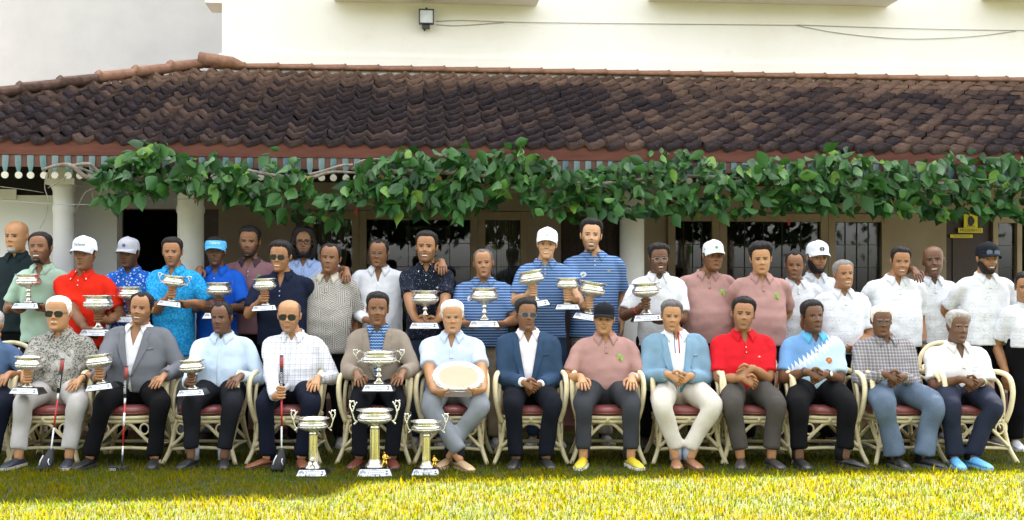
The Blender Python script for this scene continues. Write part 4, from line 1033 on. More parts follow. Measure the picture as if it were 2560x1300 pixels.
        if sh.get('stand', 1):
            top_r, n = .071, 40; Vc, Fc = [], []; op = sh.get('open', .32)
            for lay in (0, 1):
                for i in range(n + 1):
                    q = -1 + 2 * i / n; ph = q * (math.pi - op); sx_, cb = math.sin(ph), math.cos(ph); fr_ = (1 - cb) / 2
                    z1 = zc + .040 - .040 * fr_; y1 = s.O.y + .004 + cb * top_r * .92 - .012 * fr_; x1 = cx + sx_ * top_r
                    pt = smooth(.78, 1, abs(q)); r2 = .094 + .012 * fr_; z2 = zc - .012 - .040 * fr_ - .030 * pt; x2 = cx + sx_ * (r2 + .01 * pt) + math.copysign(.020 * pt, q); y2 = s.O.y + cb * r2 * .95 - .012 * fr_
                    if cb < .25:
                        yy = front(s.bvs, x2, z2, s.O.y); y2 = min(y2, yy - .006) if yy is not None else y2
                    else:
                        h = s.bvs.ray_cast(Vector((x2, y2, z2 + .3)), Vector((0, 0, -1))); z2 = max(z2, h[0].z + .006) if h[0] is not None else z2
                    e_ = lay * .004
                    xm, ym, zm = (x1 + x2) / 2 + sx_ * .006, (y1 + y2) / 2 + cb * .006 - (.004 if cb < 0 else 0), (z1 + z2) / 2 + .006
                    for (x_, y_, z_) in ((x1, y1, z1), (xm, ym, zm), (x2, y2, z2)): Vc.append((x_ - sx_ * e_, y_ - cb * e_, z_ - e_))
            Vc = np.array(Vc).reshape(2, n + 1, 3, 3)
            for _ in range(3): Vc[:, 1:-1] = .5 * Vc[:, 1:-1] + .25 * (Vc[:, 2:] + Vc[:, :-2])
            Vc = Vc.reshape(-1, 3)
            for lay in (0, 1):
                b_ = lay * 3 * (n + 1)
                for i in range(n):
                    for j in (0, 1): q_ = (b_ + 3 * i + j, b_ + 3 * i + j + 1, b_ + 3 * i + 4 + j, b_ + 3 * i + 3 + j); Fc.append(q_ if lay == 0 else q_[::-1])
            b_ = 3 * (n + 1)
            for i in range(n): Fc.append((3 * i + 2, b_ + 3 * i + 2, b_ + 3 * i + 5, 3 * i + 5)); Fc.append((3 * i, 3 * i + 3, b_ + 3 * i + 3, b_ + 3 * i))
            for e_ in (0, 3 * n):
                for j in (0, 1): Fc.append((e_ + j, e_ + j + 1, b_ + e_ + j + 1, b_ + e_ + j))
            mk('collar', s.loc_(Vc), Fc, cm, so)
            if sh.get('tip'):
                for sg in (-1, 1):
                    e_ = 0 if sg < 0 else n
                    a_, b2 = np.array(Vc[3 * e_]), np.array(Vc[3 * e_ + 2]); i2 = 2 if sg < 0 else n - 2
                    c_, d2 = np.array(Vc[3 * i2]), np.array(Vc[3 * i2 + 2]); o_ = np.array([0, -.004, .001])
                    P = [a_ * .2 + c_ * .8, b2 * .15 + d2 * .85, b2 * .5 + d2 * .5, a_ * .5 + c_ * .5]
                    mk('collar_tipping', s.loc_([p + o_ for p in P]), [(0, 1, 2, 3)], cloth(sh['tip']), so, False)
        zv = top - vd; y0 = s.O.y
        if not k.get('jacket') and sh.get('placket', 1):
            zl = zv - (.07 if not sh.get('long') else (zv - s.zh - .03))
            pv, pf = patch(s.bvs, lambda u, v: (cx - .014 + .028 * u, zl + (zv + .01 - zl) * v), 2, 8, y0, .0022); mk('placket', s.loc_(pv), pf, m, so)
            nb = 2 if not sh.get('long') else 6
            for i in range(nb):
                z = zv - .022 - i * ((zv - zl - .03) / max(1, nb - (0 if nb > 2 else 1)) if nb > 2 else .04); y = front(s.bvs, cx, z, y0)
                if y is not None: b_ = MB(); b_.lathe([(.0055, 0), (.0055, .003), (.003, .0035)], 10); o = b_.build('button', plain('button', sh.get('btn', (.6, .58, .55)), .4), so, loc=Vector((cx, y - .003, z)) - s.O); o.rotation_euler = (R(90), 0, 0)
        for lg in k.get('logo', ()): s.logo(lg, so)
        for st in sh.get('stripes', ()):
            pv, pf = patch(s.bvs, lambda u, v: (cx + st[0] + st[1] * u, zv - .09 + .17 * v + 0), 1, 6, y0, .003); mk('trim_stripe', s.loc_(pv), pf, cloth(st[2]), so)
        s.finish()
    def logo(s, lg, par):
        """(kind, dx, dz, size, colour...) on the chest"""
        kind, dx, dz, sz = lg[:4]; x, z = s.O.x + dx, s.zs + dz; y = front(s.bvs, x, z, s.O.y)
        if y is None: return
        y -= .005
        if kind == 'disc' or kind == 'crest':
            ax_, az_ = (sz, sz) if kind == 'disc' else (sz * .72, sz); mb = MB()
            mb.loft([[(ax_ * math.cos(a), yy, az_ * math.sin(a)) for a in [2 * math.pi * q / 20 for q in range(20)]] for yy in (.006, 0)]); o = mb.build('badge', plain('badge_' + kind, lg[4], .6, 0, .05), par, False, loc=Vector((x, y, z)) - s.O)
            mb = MB()
            if kind == 'crest':
                for sg in (-1, 1): mb.tube([(-sg * ax_ * .6, -.003, -az_ * .75), (sg * ax_ * .6, -.003, az_ * .75)], .0028, 5)
                mb.ball((0, -.003, 0), (.008, .003, .008), 8, 4)
            else: mb.tube([(-ax_ * .4, -.002, -az_ * .3), (ax_ * .1, -.002, az_ * .35), (ax_ * .45, -.002, az_ * .15)], .0028, 5); mb.tube([(0, -.002, az_ * .2), (0, -.002, -az_ * .55)], .0025, 5)
            mb.build('badge_mark', plain('badge_mark', lg[5], .6), o)
        elif kind == 'text':
            V, Fc = text_mesh(lg[4], sz); mk('chest_lettering', np.stack([V[:, 0], np.full(len(V), -.002), V[:, 1]], 1), Fc, plain('thread', lg[5], .7), par, False, loc=Vector((x, y, z)) - s.O)
        elif kind == 'mark':
            mb = MB(); mb.tube([(-sz, 0, 0), (0, -.001, sz * .6), (sz, 0, -sz * .1)], sz * .28, 5); mb.tube([(0, 0, sz * .5), (sz * .2, 0, -sz * .7)], sz * .25, 5); mb.build('chest_mark', plain('thread', lg[4], .7), par, loc=Vector((x, y, z)) - s.O)
    def jacket_done(s, V, Q, N):
        k = s.k; jk = k['jacket']; m = cloth(*jk['m']); cx = s.O.x; y0 = s.O.y
        d_ = np.array([noise.noise((p[0] * 8 + 3, p[1] * 8, p[2] * 11)) for p in V]); V = V + N * (d_ * .009)[:, None]
        zt = s.zs + .05; zb = s.zs - jk.get('vd', .30); wt = jk.get('vw', .070); bot = jk.get('bot', .02)
        def hw(z): a = np.clip((z - zb) / (zt - zb), 0, 1.3); return np.where(z > zb, wt * a ** .8 + .004, .004 + bot * np.clip((zb - z) / .15, 0, 1))
        bv = bvh_of(V, Q); s.bvj = bv; cen = V[Q].mean(1)
        cut = (cen[:, 1] < y0 - .01) & (np.abs(cen[:, 0] - cx) < hw(cen[:, 2]))
        # slide the cut edge onto the exact line
        V = snap(V, Q, cut, cx, hw)
        jo = mk('jacket', s.loc_(V), Q[~cut], m, s.root); sm = jo.modifiers.new('thickness', 'SOLIDIFY'); sm.thickness = .006; sm.offset = -1
        for sg in (-1, 1):
            def lap(u, v):
                z = zb + .01 + (s.zs + .02 - zb) * v; i_ = float(hw(z)) - .006; wd = .062 * math.sin(min(1, v * 1.25 + .06) * math.pi * .5) * (1 if v < .78 else .72)
                return (cx + sg * (i_ + wd * u), z - .012 * u * (1 if v > .5 else 0))
            pv, pf = patch(bv, lap, 4, 14, y0, .007, .010); mk('lapel', s.loc_(pv), pf, m, jo)
        # jacket collar round the neck
        mb = MB(); P = []
        for a in np.linspace(-140, 140, 19):
            ph = R(a); P.append((cx + .082 * math.sin(ph), y0 + .006 + .072 * math.cos(ph), s.zs + .075 - .022 * (1 - math.cos(ph)) / 2))
        mb.tube(P, [(.022, .008)] * len(P), 8, (0, 0, 1)); mb.build('jacket_collar', m, jo)
        pv, pf = patch(bv, lambda u, v: (cx + .085 + .075 * u, s.zs - .13 + .018 * v + .008 * u), 3, 1, y0, .004); mk('breast_pocket', s.loc_(pv), pf, m, jo)
        if jk.get('cuff'):
            for sd_ in (-1, 1):
                S, E, W, ty, T = s.arm[sd_]; d = (W - E).normalized(); c_ = MB(); c_.tube([W - d * .03, W + d * .004], [.037, .036], 14); c_.build('shirt_cuff', cloth(jk['cuff']), s.shirt_o if hasattr(s, 'shirt_o') else jo, off=s.O)
    def finish(s):
        k = s.k; f = k['face']; hc = k.get('hairc', (.012, .010, .010)); sd = k['x'] * .37
        h = k.get('hair', ('short', .016, 1.0))
        if h:
            V, Fc, C = hair_mesh(h[0], h[1], f, sd, h[2] if len(h) > 2 else 1.0, hc); mk('hair', s.hplace(V), Fc, HAIR, s.root, True, C)
        bc = f.get('beardc', hc)
        if f.get('tache'):
            V, Fc, C = face_shell(m_tache, .0042, f.get('tachec', bc), f, sd); mk('moustache', s.hplace(V), Fc, HAIR, s.root, True, C)
        if f.get('beard'):
            V, Fc, C = face_shell(m_beard, f['beard'], bc, f, sd); mk('beard', s.hplace(V), Fc, HAIR, s.root, True, C)
        if f.get('goatee'):
            V, Fc, C = face_shell(m_goatee, f['goatee'], bc, f, sd); mk('goatee', s.hplace(V), Fc, HAIR, s.root, True, C)
        if k.get('cap'): s.cap(k['cap'])
        if k.get('glasses'): s.glasses(k['glasses'])
        for sd_, ty in k.get('wrist', {}).items():
            S, E, W, _, T = s.arm[sd_]; d = (W - E).normalized(); c = W - d * .025; mb = MB(); r_ = .034 if not k.get('jacket') else .042
            P = []; A = d.orthogonal().normalized(); B = d.cross(A)
            for a in range(14): P.append(c + A * (r_ * math.cos(a * math.pi / 7)) + B * (r_ * math.sin(a * math.pi / 7)))
            mb.tube(P, [(.004, .009)] * 14, 6, d.orthogonal(), True); o = mb.build('wristband' if ty[0] == 'band' else 'wristwatch', plain('strap', ty[1], .4, .5 if ty[0] == 'steel' else 0), s.root, off=s.O)
            if ty[0] != 'band':
                fc = Vector((0, -1, .25)); fc = (fc - d * fc.dot(d)).normalized(); mb = MB(); q = fc.to_track_quat('Z', 'Y').to_matrix()
                mb.lathe([(.019, 0), (.020, .004), (.017, .007)], 16); V = [c + fc * (r_ - .001) + q @ Vector(v) for v in mb.V]; mk('watch_face', s.loc_(V) , mb.F, plain('dial', ty[2], .3), o)
    def cap(s, c):
        """c: colour, brim colour, logo, visor flag"""
        col = c['col']; m = cloth(col, 'weave', tuple(x * .9 for x in col)); nphi, nz = 64, 18; ph = np.linspace(-np.pi, np.pi, nphi + 1)[:-1]; zz = np.linspace(.60, 1, nz); PP, ZZ = np.meshgrid(ph, zz)
        lo = .66 - .10 * (1 - np.cos(PP)) / 2 + .02; top_ = .86 if c.get('visor') else 1.0
        ZZ = lo + (top_ - lo) * (ZZ - .60) / .40; x, y, z = head_pt(PP, ZZ); off = .011 + .012 * smooth(.75, .95, ZZ) + .008 * smooth(.4, 1, np.cos(PP)) * smooth(.65, .85, ZZ)
        if c.get('visor'): off = off * 0 + .014
        nx, ny, nz_ = x / .075, y / .09, z / .125 * .8; L = np.sqrt(nx ** 2 + ny ** 2 + nz_ ** 2) + 1e-6
        V = np.stack([x + nx / L * off, y + ny / L * off, z + nz_ / L * off], -1).reshape(-1, 3); Fc = [(i * nphi + k_, i * nphi + (k_ + 1) % nphi, (i + 1) * nphi + (k_ + 1) % nphi, (i + 1) * nphi + k_) for i in range(nz - 1) for k_ in range(nphi)]
        if not c.get('visor'): Fc.append(tuple((nz - 1) * nphi + k_ for k_ in range(nphi)))
        o = mk('visor' if c.get('visor') else 'cap', s.hplace(V), Fc, m, s.root)
        mb = MB(); n = 22; A, B = [], []
        for i in range(n + 1):
            a = R(-78 + 156 * i / n); x, y, z = head_pt(a, .665); A.append((x * 1.16, y * 1.14, z + .004)); ext = .075 * math.cos(a) ** .75
            B.append((x * 1.10, y * 1.08 - ext, z - .012 - .017 * math.sin(a) ** 2 * 1.4 + c.get('lift', 0)))
        for lay, dz in ((0, .003), (1, -.003)):
            P = []
            for a_, b_ in zip(A, B):
                for t_ in (0, .35, .7, 1): P.append((a_[0] + (b_[0] - a_[0]) * t_, a_[1] + (b_[1] - a_[1]) * t_, a_[2] + (b_[2] - a_[2]) * t_ ** 1.3 + dz))
            q = [(4 * i + j, 4 * i + j + 1, 4 * i + 5 + j, 4 * i + 4 + j) for i in range(n) for j in range(3)]; mb.add(P, q if lay else [f_[::-1] for f_ in q])
        m0 = 4 * (n + 1); mb.F += [(4 * i + 3, 4 * i + 7, m0 + 4 * i + 7, m0 + 4 * i + 3) for i in range(n)]
        mk('brim', s.hplace(np.array(mb.V)), mb.F, cloth(c.get('brim', col), 'weave', col), o)
        if not c.get('visor'):
            mb = MB(); mb.ball((0, .004, .125 + .024), (.007, .007, .004), 8, 4); mk('cap_button', s.hplace(np.array(mb.V)), mb.F, m, o)
        lg = c.get('logo')
        if lg:
            if lg[0] == 'text': TV_, TF_ = text_mesh(lg[1], lg[2]); P = TV_[:, :2].copy(); P[:, 0] += P[:, 1] * .25
            else:
                mb = MB(); r = lg[2]
                if lg[0] == 'ring': mb.loft([[(q * r * math.cos(a), q * r * math.sin(a), 0) for a in [2 * math.pi * i / 20 for i in range(20)]] for q in (1, .66)], False); mb.box(-r * .6, -r * .2, -r * .45, r * .45, 0, .0001); mb.box(r * .2, r * .6, -r * .45, r * .45, 0, .0001); mb.box(-r * .2, r * .2, -r * .12, r * .12, 0, .0001)
                else: mb.loft([[(r * q * math.cos(a), r * 1.2 * q * math.sin(a), 0) for a in [2 * math.pi * i / 6 for i in range(6)]] for q in (1, .05)], False)
                TF_ = mb.F; P = np.array(mb.V)[:, :2]
            a = P[:, 0] / .088; zf = .775 + P[:, 1] / .25 * .92; x, y, z = head_pt(a, zf); off = .011 + .012 * smooth(.75, .95, zf) + .008 * smooth(.4, 1, np.cos(a)) * smooth(.65, .85, zf) + .003
            if c.get('visor'): off = off * 0 + .017
            nx, ny, nz_ = x / .075, y / .09, z / .125 * .8; L = np.sqrt(nx ** 2 + ny ** 2 + nz_ ** 2); V = np.stack([x + nx / L * off, y + ny / L * off, z + nz_ / L * off], -1)
            mk('cap_logo', s.hplace(V), TF_, plain('cap_thread', lg[3], .7), o, False)
    def glasses(s, g):
        z0 = .0 + g.get('up', 0); dark = g.get('dark', 0); dy = g.get('dy', 0); e = None
        rim = MB(); lens = MB(); yb = -.101 + dy; rx, rz = (.029, .021) if dark else (.026, .0165); ctr = .033
        for sg in (-1, 1):
            P = []; n = 20
            for i in range(n):
                a = 2 * math.pi * i / n; cs, sn_ = math.cos(a), math.sin(a); P.append((sg * ctr + rx * math.copysign(abs(cs) ** .75, cs), yb + .22 * abs(rx * cs * .5 + ctr * .5) + (.004 if dark else 0), z0 + rz * math.copysign(abs(sn_) ** .75, sn_) * (1 if sn_ > 0 else 1.1)))
            rim.tube(P, g.get('th', .0016), 6, None, True)
            lens.add(P, [tuple(range(n))] if sg > 0 else [tuple(range(n))]); x, y, z = head_pt(R(88), .53)
            rim.tube([(sg * (ctr + rx), yb + .010, z0 + .006), (sg * .080, -.02, z0 + .008), (sg * .079, .012, z0 + .006)], g.get('th', .0016) * 1.2, 6)
        rim.tube([(-.008, yb + .003, z0 + .005), (0, yb, z0 + .008), (.008, yb + .003, z0 + .005)], g.get('th', .0016), 6)
        o = mk('sunglasses' if dark else 'spectacles', s.hplace(np.array(rim.V)), rim.F, plain('spectacle_rim', g.get('col', (.03, .03, .03)), .3, .5), s.root)
        if dark: mk('lens', s.hplace(np.array(lens.V)), lens.F, plain('dark_lens', g.get('lens', (.008, .008, .010)), .05, 0, .1), o, False)
# ================================================================ cane chairs
t = NT('painted_cane'); n1 = t.noise(12, 4, .7); n2 = t.noise(70, 3)
CANE = t.fin(t.mix(t.math('MULTIPLY', t.ramp(t.math('ADD', n1, t.math('MULTIPLY', n2, .3)), .6, .9), .6), (.74, .64, .40), (.52, .41, .20)), .5, 0, .35)
t = NT('maroon_vinyl'); n1 = t.noise(6, 3); t.bump(t.noise(60, 2), .2, .005)
VINYL = t.fin(t.mix(t.ramp(n1, .3, .7), (.23, .060, .055), (.32, .105, .095)), .38, 0, .45)
def make_chair():
    e = empty('cane_chair', (0, 0, 0), 0, 'x', 'chair', 'cream cane armchairs in the front row')
    mb = MB(); mb.lathe([(.02, .372), (.20, .374), (.235, .39), (.24, .41), (.225, .43), (.17, .442), (.02, .448)], 30, (0, -.01, 0)); o = mb.build('seat_cushion', VINYL, e)
    mb = MB(); mb.tube([(.236 * math.cos(a), -.01 + .236 * math.sin(a), .388) for a in np.linspace(0, 2 * math.pi, 33)[:-1]], .006, 6, None, True); mb.build('piping', VINYL, o)
    def hoop(z, r, rad): return [(r * 1.02 * math.copysign(abs(math.cos(a)) ** .8, math.cos(a)), r * math.copysign(abs(math.sin(a)) ** .8, math.sin(a)), z) for a in np.linspace(0, 2 * math.pi, 37)[:-1]]
    for z, r in ((.356, .245), (.326, .243)):
        mb = MB(); mb.tube(hoop(z, r, 0), .0145, 8, None, True); mb.build('seat_rail', CANE, e)
    for a in (-90, -20, 20, 90 , 160, 200): mb = MB(); mb.tube([(.244 * math.cos(R(a)), .244 * math.sin(R(a)), .318), (.244 * math.cos(R(a)), .244 * math.sin(R(a)), .364)], .0175, 8); mb.build('cane_binding', CANE, e)
    for sg in (-1, 1):
        P = spline([(sg * .222, -.20, .315), (sg * .256, -.215, .42), (sg * .276, -.215, .55), (sg * .274, -.175, .655), (sg * .258, -.08, .692), (sg * .250, .06, .690), (sg * .238, .18, .700), (sg * .20, .27, .72)], 5)
        mb = MB(); mb.tube([Vector(p) for p in P], .0205, 9); mb.build('arm', CANE, e)
        P = spline([(sg * .236, -.15, .345), (sg * .244, -.14, .48), (sg * .242, -.09, .60), (sg * .234, .0, .645), (sg * .224, .12, .63), (sg * .20, .20, .50), (sg * .19, .22, .36)], 5)
        mb = MB(); mb.tube([Vector(p) for p in P], .014, 8); mb.build('inner_arm_loop', CANE, e)
        for fy, yy in ((-1, -.19), (1, .20)):
            P = spline([(sg * .205, yy * 1.02, .335), (sg * .222, yy * 1.1, .20), (sg * .245, yy * 1.2, .10), (sg * .285, yy * 1.42, .0)], 4); mb = MB(); mb.tube([Vector(p) for p in P], [.0175] * len(P), 9); mb.build('leg', CANE, e)
        # side strut making the forked foot
        mb = MB(); mb.tube([Vector(p) for p in spline([(sg * .245, -.10, .335), (sg * .24, -.16, .24), (sg * .238, -.215, .13)], 4)], .012, 7); mb.build('strut', CANE, e)
        P = spline([(sg * .235, -.22, .125), (sg * .238, -.06, .29), (sg * .238, .0, .312), (sg * .238, .06, .29), (sg * .235, .23, .125)], 5); mb = MB(); mb.tube([Vector(p) for p in P], .0125, 7); mb.build('side_arch', CANE, e)
        mb = MB(); mb.tube([(sg * .155 + .034 * math.cos(a), -.232, .268 + .040 * math.sin(a)) for a in np.linspace(0, 2 * math.pi, 19)[:-1]], .0075, 6, None, True); mb.build('scroll_ring', CANE, e)
        mb = MB(); mb.tube([(sg * .238, -.16 + .034 * math.cos(a), .268 + .040 * math.sin(a)) for a in np.linspace(0, 2 * math.pi, 19)[:-1]], .0075, 6, None, True); mb.build('scroll_ring', CANE, e)
        mb = MB(); mb.tube([(sg * .238, -.215, .115), (sg * .225, .0, .118), (sg * .238, .24, .115)], .0125, 7); mb.build('side_stretcher', CANE, e)
    for yy in (-.232, .235):
        P = spline([(-.232, yy, .125), (-.12, yy, .235), (-.05, yy, .300), (0, yy, .312), (.05, yy, .300), (.12, yy, .235), (.232, yy, .125)], 5); mb = MB(); mb.tube([Vector(p) for p in P], .0135, 8); mb.build('arch_brace', CANE, e)
        mb = MB(); mb.tube([Vector(p) for p in spline([(-.240, yy * .96, .112), (0, yy * .80, .118), (.240, yy * .96, .112)], 5)], .0135, 8); mb.build('stretcher', CANE, e)
    P = spline([(-.20, .21, .33), (-.225, .25, .50), (-.235, .285, .66), (-.205, .315, .80), (-.12, .335, .885), (0, .34, .91), (.12, .335, .885), (.205, .315, .80), (.235, .285, .66), (.225, .25, .50), (.20, .21, .33)], 5)
    mb = MB(); mb.tube([Vector(p) for p in P], .0185, 9); mb.build('back_hoop', CANE, e)
    for i in range(5):
        x = -.14 + .07 * i; zt = .885 - 1.6 * x * x * 2; mb = MB(); mb.tube([Vector(p) for p in spline([(x * .8, .22, .35), (x, .285, .62), (x * 1.02, .33, zt)], 4)], .008, 6); mb.build('back_spindle', CANE, e)
    return e
CH0 = make_chair(); _chn = 0
def chair(x, label, d=8.90, rz=0):
    global _chn
    c = CH0 if _chn == 0 else copy_tree(CH0); _chn += 1
    p = at(x, 700, d); c.location = (p.x, d, 0); c.rotation_euler = (0, 0, R(rz)); c['label'] = label

# ================================================================ trophies
PROF = [(.02, .172), (.150, .172), (.146, .198), (.118, .208), (.092, .235), (.060, .265), (.050, .30), (.052, .33), (.082, .352), (.084, .368), (.052, .392), (.042, .44), (.046, .47), (.070, .492), (.070, .508), (.044, .535), (.052, .57), (.10, .592), (.115, .60)]
BOWL = [(.03, .598), (.118, .600), (.20, .618), (.275, .652), (.328, .70), (.348, .752)]
UPPER = [(.348, .752), (.344, .795), (.318, .835), (.292, .862), (.288, .885), (.305, .915), (.350, .945), (.372, .953), (.372, .965), (.345, .962), (.29, .93), (.272, .88), (.285, .82), (.25, .72), (.12, .65), (.01, .64)]
def arc_logo(mb, cx, cz, r, y):
    for q in (1, .7, .42): mb.tube([(cx + r * q * math.cos(a), y, cz + r * q * math.sin(a)) for a in np.linspace(0, math.pi, 9)], r * .09, 4)
def base_block(e, w_, dpt, hgt, last, fig=True):
    s1, s2 = .5, .40
    mb = MB(); mb.loft([[(-w_ * s, -dpt * q, z), (w_ * s, -dpt * q, z), (w_ * s, dpt * q, z), (-w_ * s, dpt * q, z)] for s, q, z in ((s1, .5, 0), (s1, .5, hgt * .08), (s2, .34, hgt))]); b = mb.build('base', BASEWOOD, e, False)
    # plaque lies on the sloping front
    y0, y1 = -dpt * .5, -dpt * .34
    def pt(a, h, o=.0): return (a * w_, y0 + (y1 - y0) * (h - .08) / .92 - .0015 - o, hgt * h - o * .3)
    V = []
    for o in (.0, .0018):
        for a, h in ((-.46, .12), (.46, .12), (.385, .93), (-.385, .93)): V.append(pt(a, h, o))
    pl = mk('plaque', V, [(4, 5, 6, 7), (0, 1, 5, 4), (1, 2, 6, 5), (2, 3, 7, 6), (3, 0, 4, 7)], PLAQUE, b, False)
    EV, EF = [], []
    def put(TV_, TF_):
        n = len(EV); EV.extend([pt(v[0] / w_, v[1], .0030) for v in TV_]); EF.extend([tuple(i + n for i in f) for f in TF_])
    for (x0, x1, h) in ((-.22, .24, .78), (-.18, .26, .56)):
        for k in range(9): put([(w_ * (x0 + (x1 - x0) * (k + a) / 9), h + z) for a, z in ((.1, -.035), (.82, -.035), (.82, .035), (.1, .035))], [(0, 1, 2, 3)])
    TV_, TF_ = text_mesh(last, 1); k = .20 * hgt; put([(v[0] * k + w_ * .03, .30 + v[1] * .20) for v in TV_], TF_)
    for q in (1, .68, .4):
        r = .075 * w_; A = np.linspace(0, math.pi, 10); P = [(-w_ * .31 + r * (q + d) * math.cos(a), .45 + r * (q + d) * math.sin(a) / hgt) for a in A for d in (0, .16)]; put(P, [(2 * i, 2 * i + 1, 2 * i + 3, 2 * i + 2) for i in range(9)])
    P = [(w_ * .31 + a * w_ * .05, .55 + b_) for a, b_ in ((-1, -.22), (1, -.22), (.3, 0), (1, .24), (-1, .24), (.2, .05))]; put(P, [(0, 1, 2), (2, 5, 4), (2, 3, 4)])
    mk('engraving', EV, EF, INK, pl, False)
    return b
def handles(e, h, zc, r, s=1.0):
    for sg in (-1, 1):
        P = spline([(r * .97, zc - .075), (r * 1.16, zc - .045), (r * 1.28, zc + .05), (r * 1.41, zc + .13), (r * 1.39, zc + .18), (r * 1.25, zc + .20), (r * 1.15, zc + .165), (r * 1.20, zc + .125), (r * 1.28, zc + .14)], 5)
        mb = MB(); mb.tube([(sg * h * p[0], 0, h * p[1]) for p in P], [h * (.014 - .007 * i / len(P)) for i in range(len(P))], 7)
        P = spline([(r * 1.28, zc + .05), (r * 1.22, zc + .09), (r * 1.16, zc + .135), (r * 1.02, zc + .19)], 4); mb.tube([(sg * h * p[0], 0, h * p[1]) for p in P], h * .009, 6)
        for a, b_, q in ((1.40, .20, .016), (1.20, .20, .013), (1.08, -.085, .014), (1.15, -.10, .016)): mb.ball((sg * h * r * a, 0, h * (zc + b_)), h * q, 8, 5)
        mb.build('handle', SILVER, e)
def trophy(x, y, d, h, label, tilt=0, last='RUNNER UP', hnd=False, wide=1.0, yaw=0):
    p = at(x, y, d); e = empty('trophy', p, 0, label, 'trophy', 'silver trophies held by the group'); e.rotation_euler = (0, R(tilt), R(yaw))
    base_block(e, h * .80, h * .52, h * .168, last)
    mb = MB(); mb.lathe([(r * h, z * h) for r, z in PROF], 22); mb.build('stem', SILVER, e)
    mb = MB(); mb.lathe([(r * h * wide, z * h) for r, z in BOWL], 32); b = mb.build('bowl', EMBOSS, e)
    mb = MB(); mb.lathe([(r * h * wide, z * h) for r, z in UPPER], 32); mb.build('rim', SILVER, b)
    if hnd: handles(e, h, .80, .348 * wide)
    M = Euler((0, R(tilt), R(yaw))).to_matrix(); return p + M @ Vector((0, 0, h * .43)), p, M
def golfer(e, x, y, z, s, mat):
    mb = MB(); q = lambda P, r: mb.tube([Vector((x + a * s, y + b * s, z + c * s)) for a, b, c in P], [k * s for k in r], 7)
    q([(-.13, 0, .02), (-.10, 0, .24), (-.05, 0, .48)], [.05, .055, .07]); q([(.13, 0, .02), (.09, .0, .24), (.04, 0, .48)], [.05, .055, .07])
    q([(0, 0, .44), (0, -.01, .60), (-.02, -.01, .76), (-.02, 0, .82)], [.10, .095, .11, .05]); mb.ball((x - .04 * s, y - .02 * s, z + .90 * s), .065 * s, 8, 6)
    q([(-.11, 0, .76), (-.14, -.09, .62), (.06, -.12, .56), (.20, -.10, .58)], [.04, .035, .03, .03]); q([(.08, 0, .76), (.18, -.06, .66), (.22, -.10, .58)], [.04, .034, .03])
    q([(.20, -.10, .57), (.34, -.08, .60)], [.016, .016]); q([(-.04, -.06, .94), (-.04, -.13, .93)], [.05, .02])
    q([(-.16, -.06, .015), (-.14, .04, .02)], [.03, .03]); q([(.16, -.06, .015), (.13, .04, .02)], [.03, .03])
    return mb.build('golfer_figurine', mat, e)
def floor_trophy(x, y, d, h, label, gold, wide=1.0, yaw=0):
    p = at(x, y, d); p.z = .002; e = empty('floor_trophy', p, R(yaw), label, 'trophy', 'tall silver trophies standing on the grass')
    bw_ = h * .50; bh = h * .105; base_block(e, bw_, h * .30, bh, 'WINNER')
    mb = MB(); r0 = h * .055
    for (zz, r) in ((0, 0),): pass
    rg = []
    for z, r in ((.105, .13), (.125, .132), (.14, .125), (.16, .105), (.185, .092), (.20, .088), (.215, .07)): rg.append((r * h, z * h))
    mb.lathe([(.01, .104 * h)] + rg, 8); mb.build('foot', SILVER, e)
    mb = MB(); n = 32; rings = []
    for z in (.215, .40, .62): 
        k = 1 - .10 * (z - .215) / .4; rings.append([((.062 * k + .0045 * (1 if i % 4 < 2 else -1)) * h * math.cos(2 * math.pi * i / n), (.062 * k + .0045 * (1 if i % 4 < 2 else -1)) * h * math.sin(2 * math.pi * i / n), z * h) for i in range(n)])
    mb.loft(rings); mb.build('column', plain('pale_gilt_column', (.86, .80, .56), .2, .9, .08), e, False)
    mb = MB(); mb.lathe([(.01 * h, .618 * h), (.066 * h, .62 * h), (.068 * h, .645 * h), (.055 * h, .66 * h), (.07 * h, .675 * h), (.075 * h, .68 * h)], 22); mb.build('capital', SILVER, e)
    k = .68; z0 = .678 - .598 * k * .80
    f = lambda P: [(r * h * k * wide, (z0 + z * k * .80) * h) for r, z in P]
    mb = MB(); mb.lathe(f(BOWL), 32); b = mb.build('bowl', EMBOSS, e); mb = MB(); mb.lathe(f(UPPER), 32); mb.build('rim', SILVER, b)
    handles(e, h, z0 + .80 * k * .80, .348 * k * wide)
    if gold: golfer(e, h * .135, -h * .03, bh, h * .22, GOLD)
    else: golfer(e, h * .01, -h * .105, bh, h * .24, SILVER)

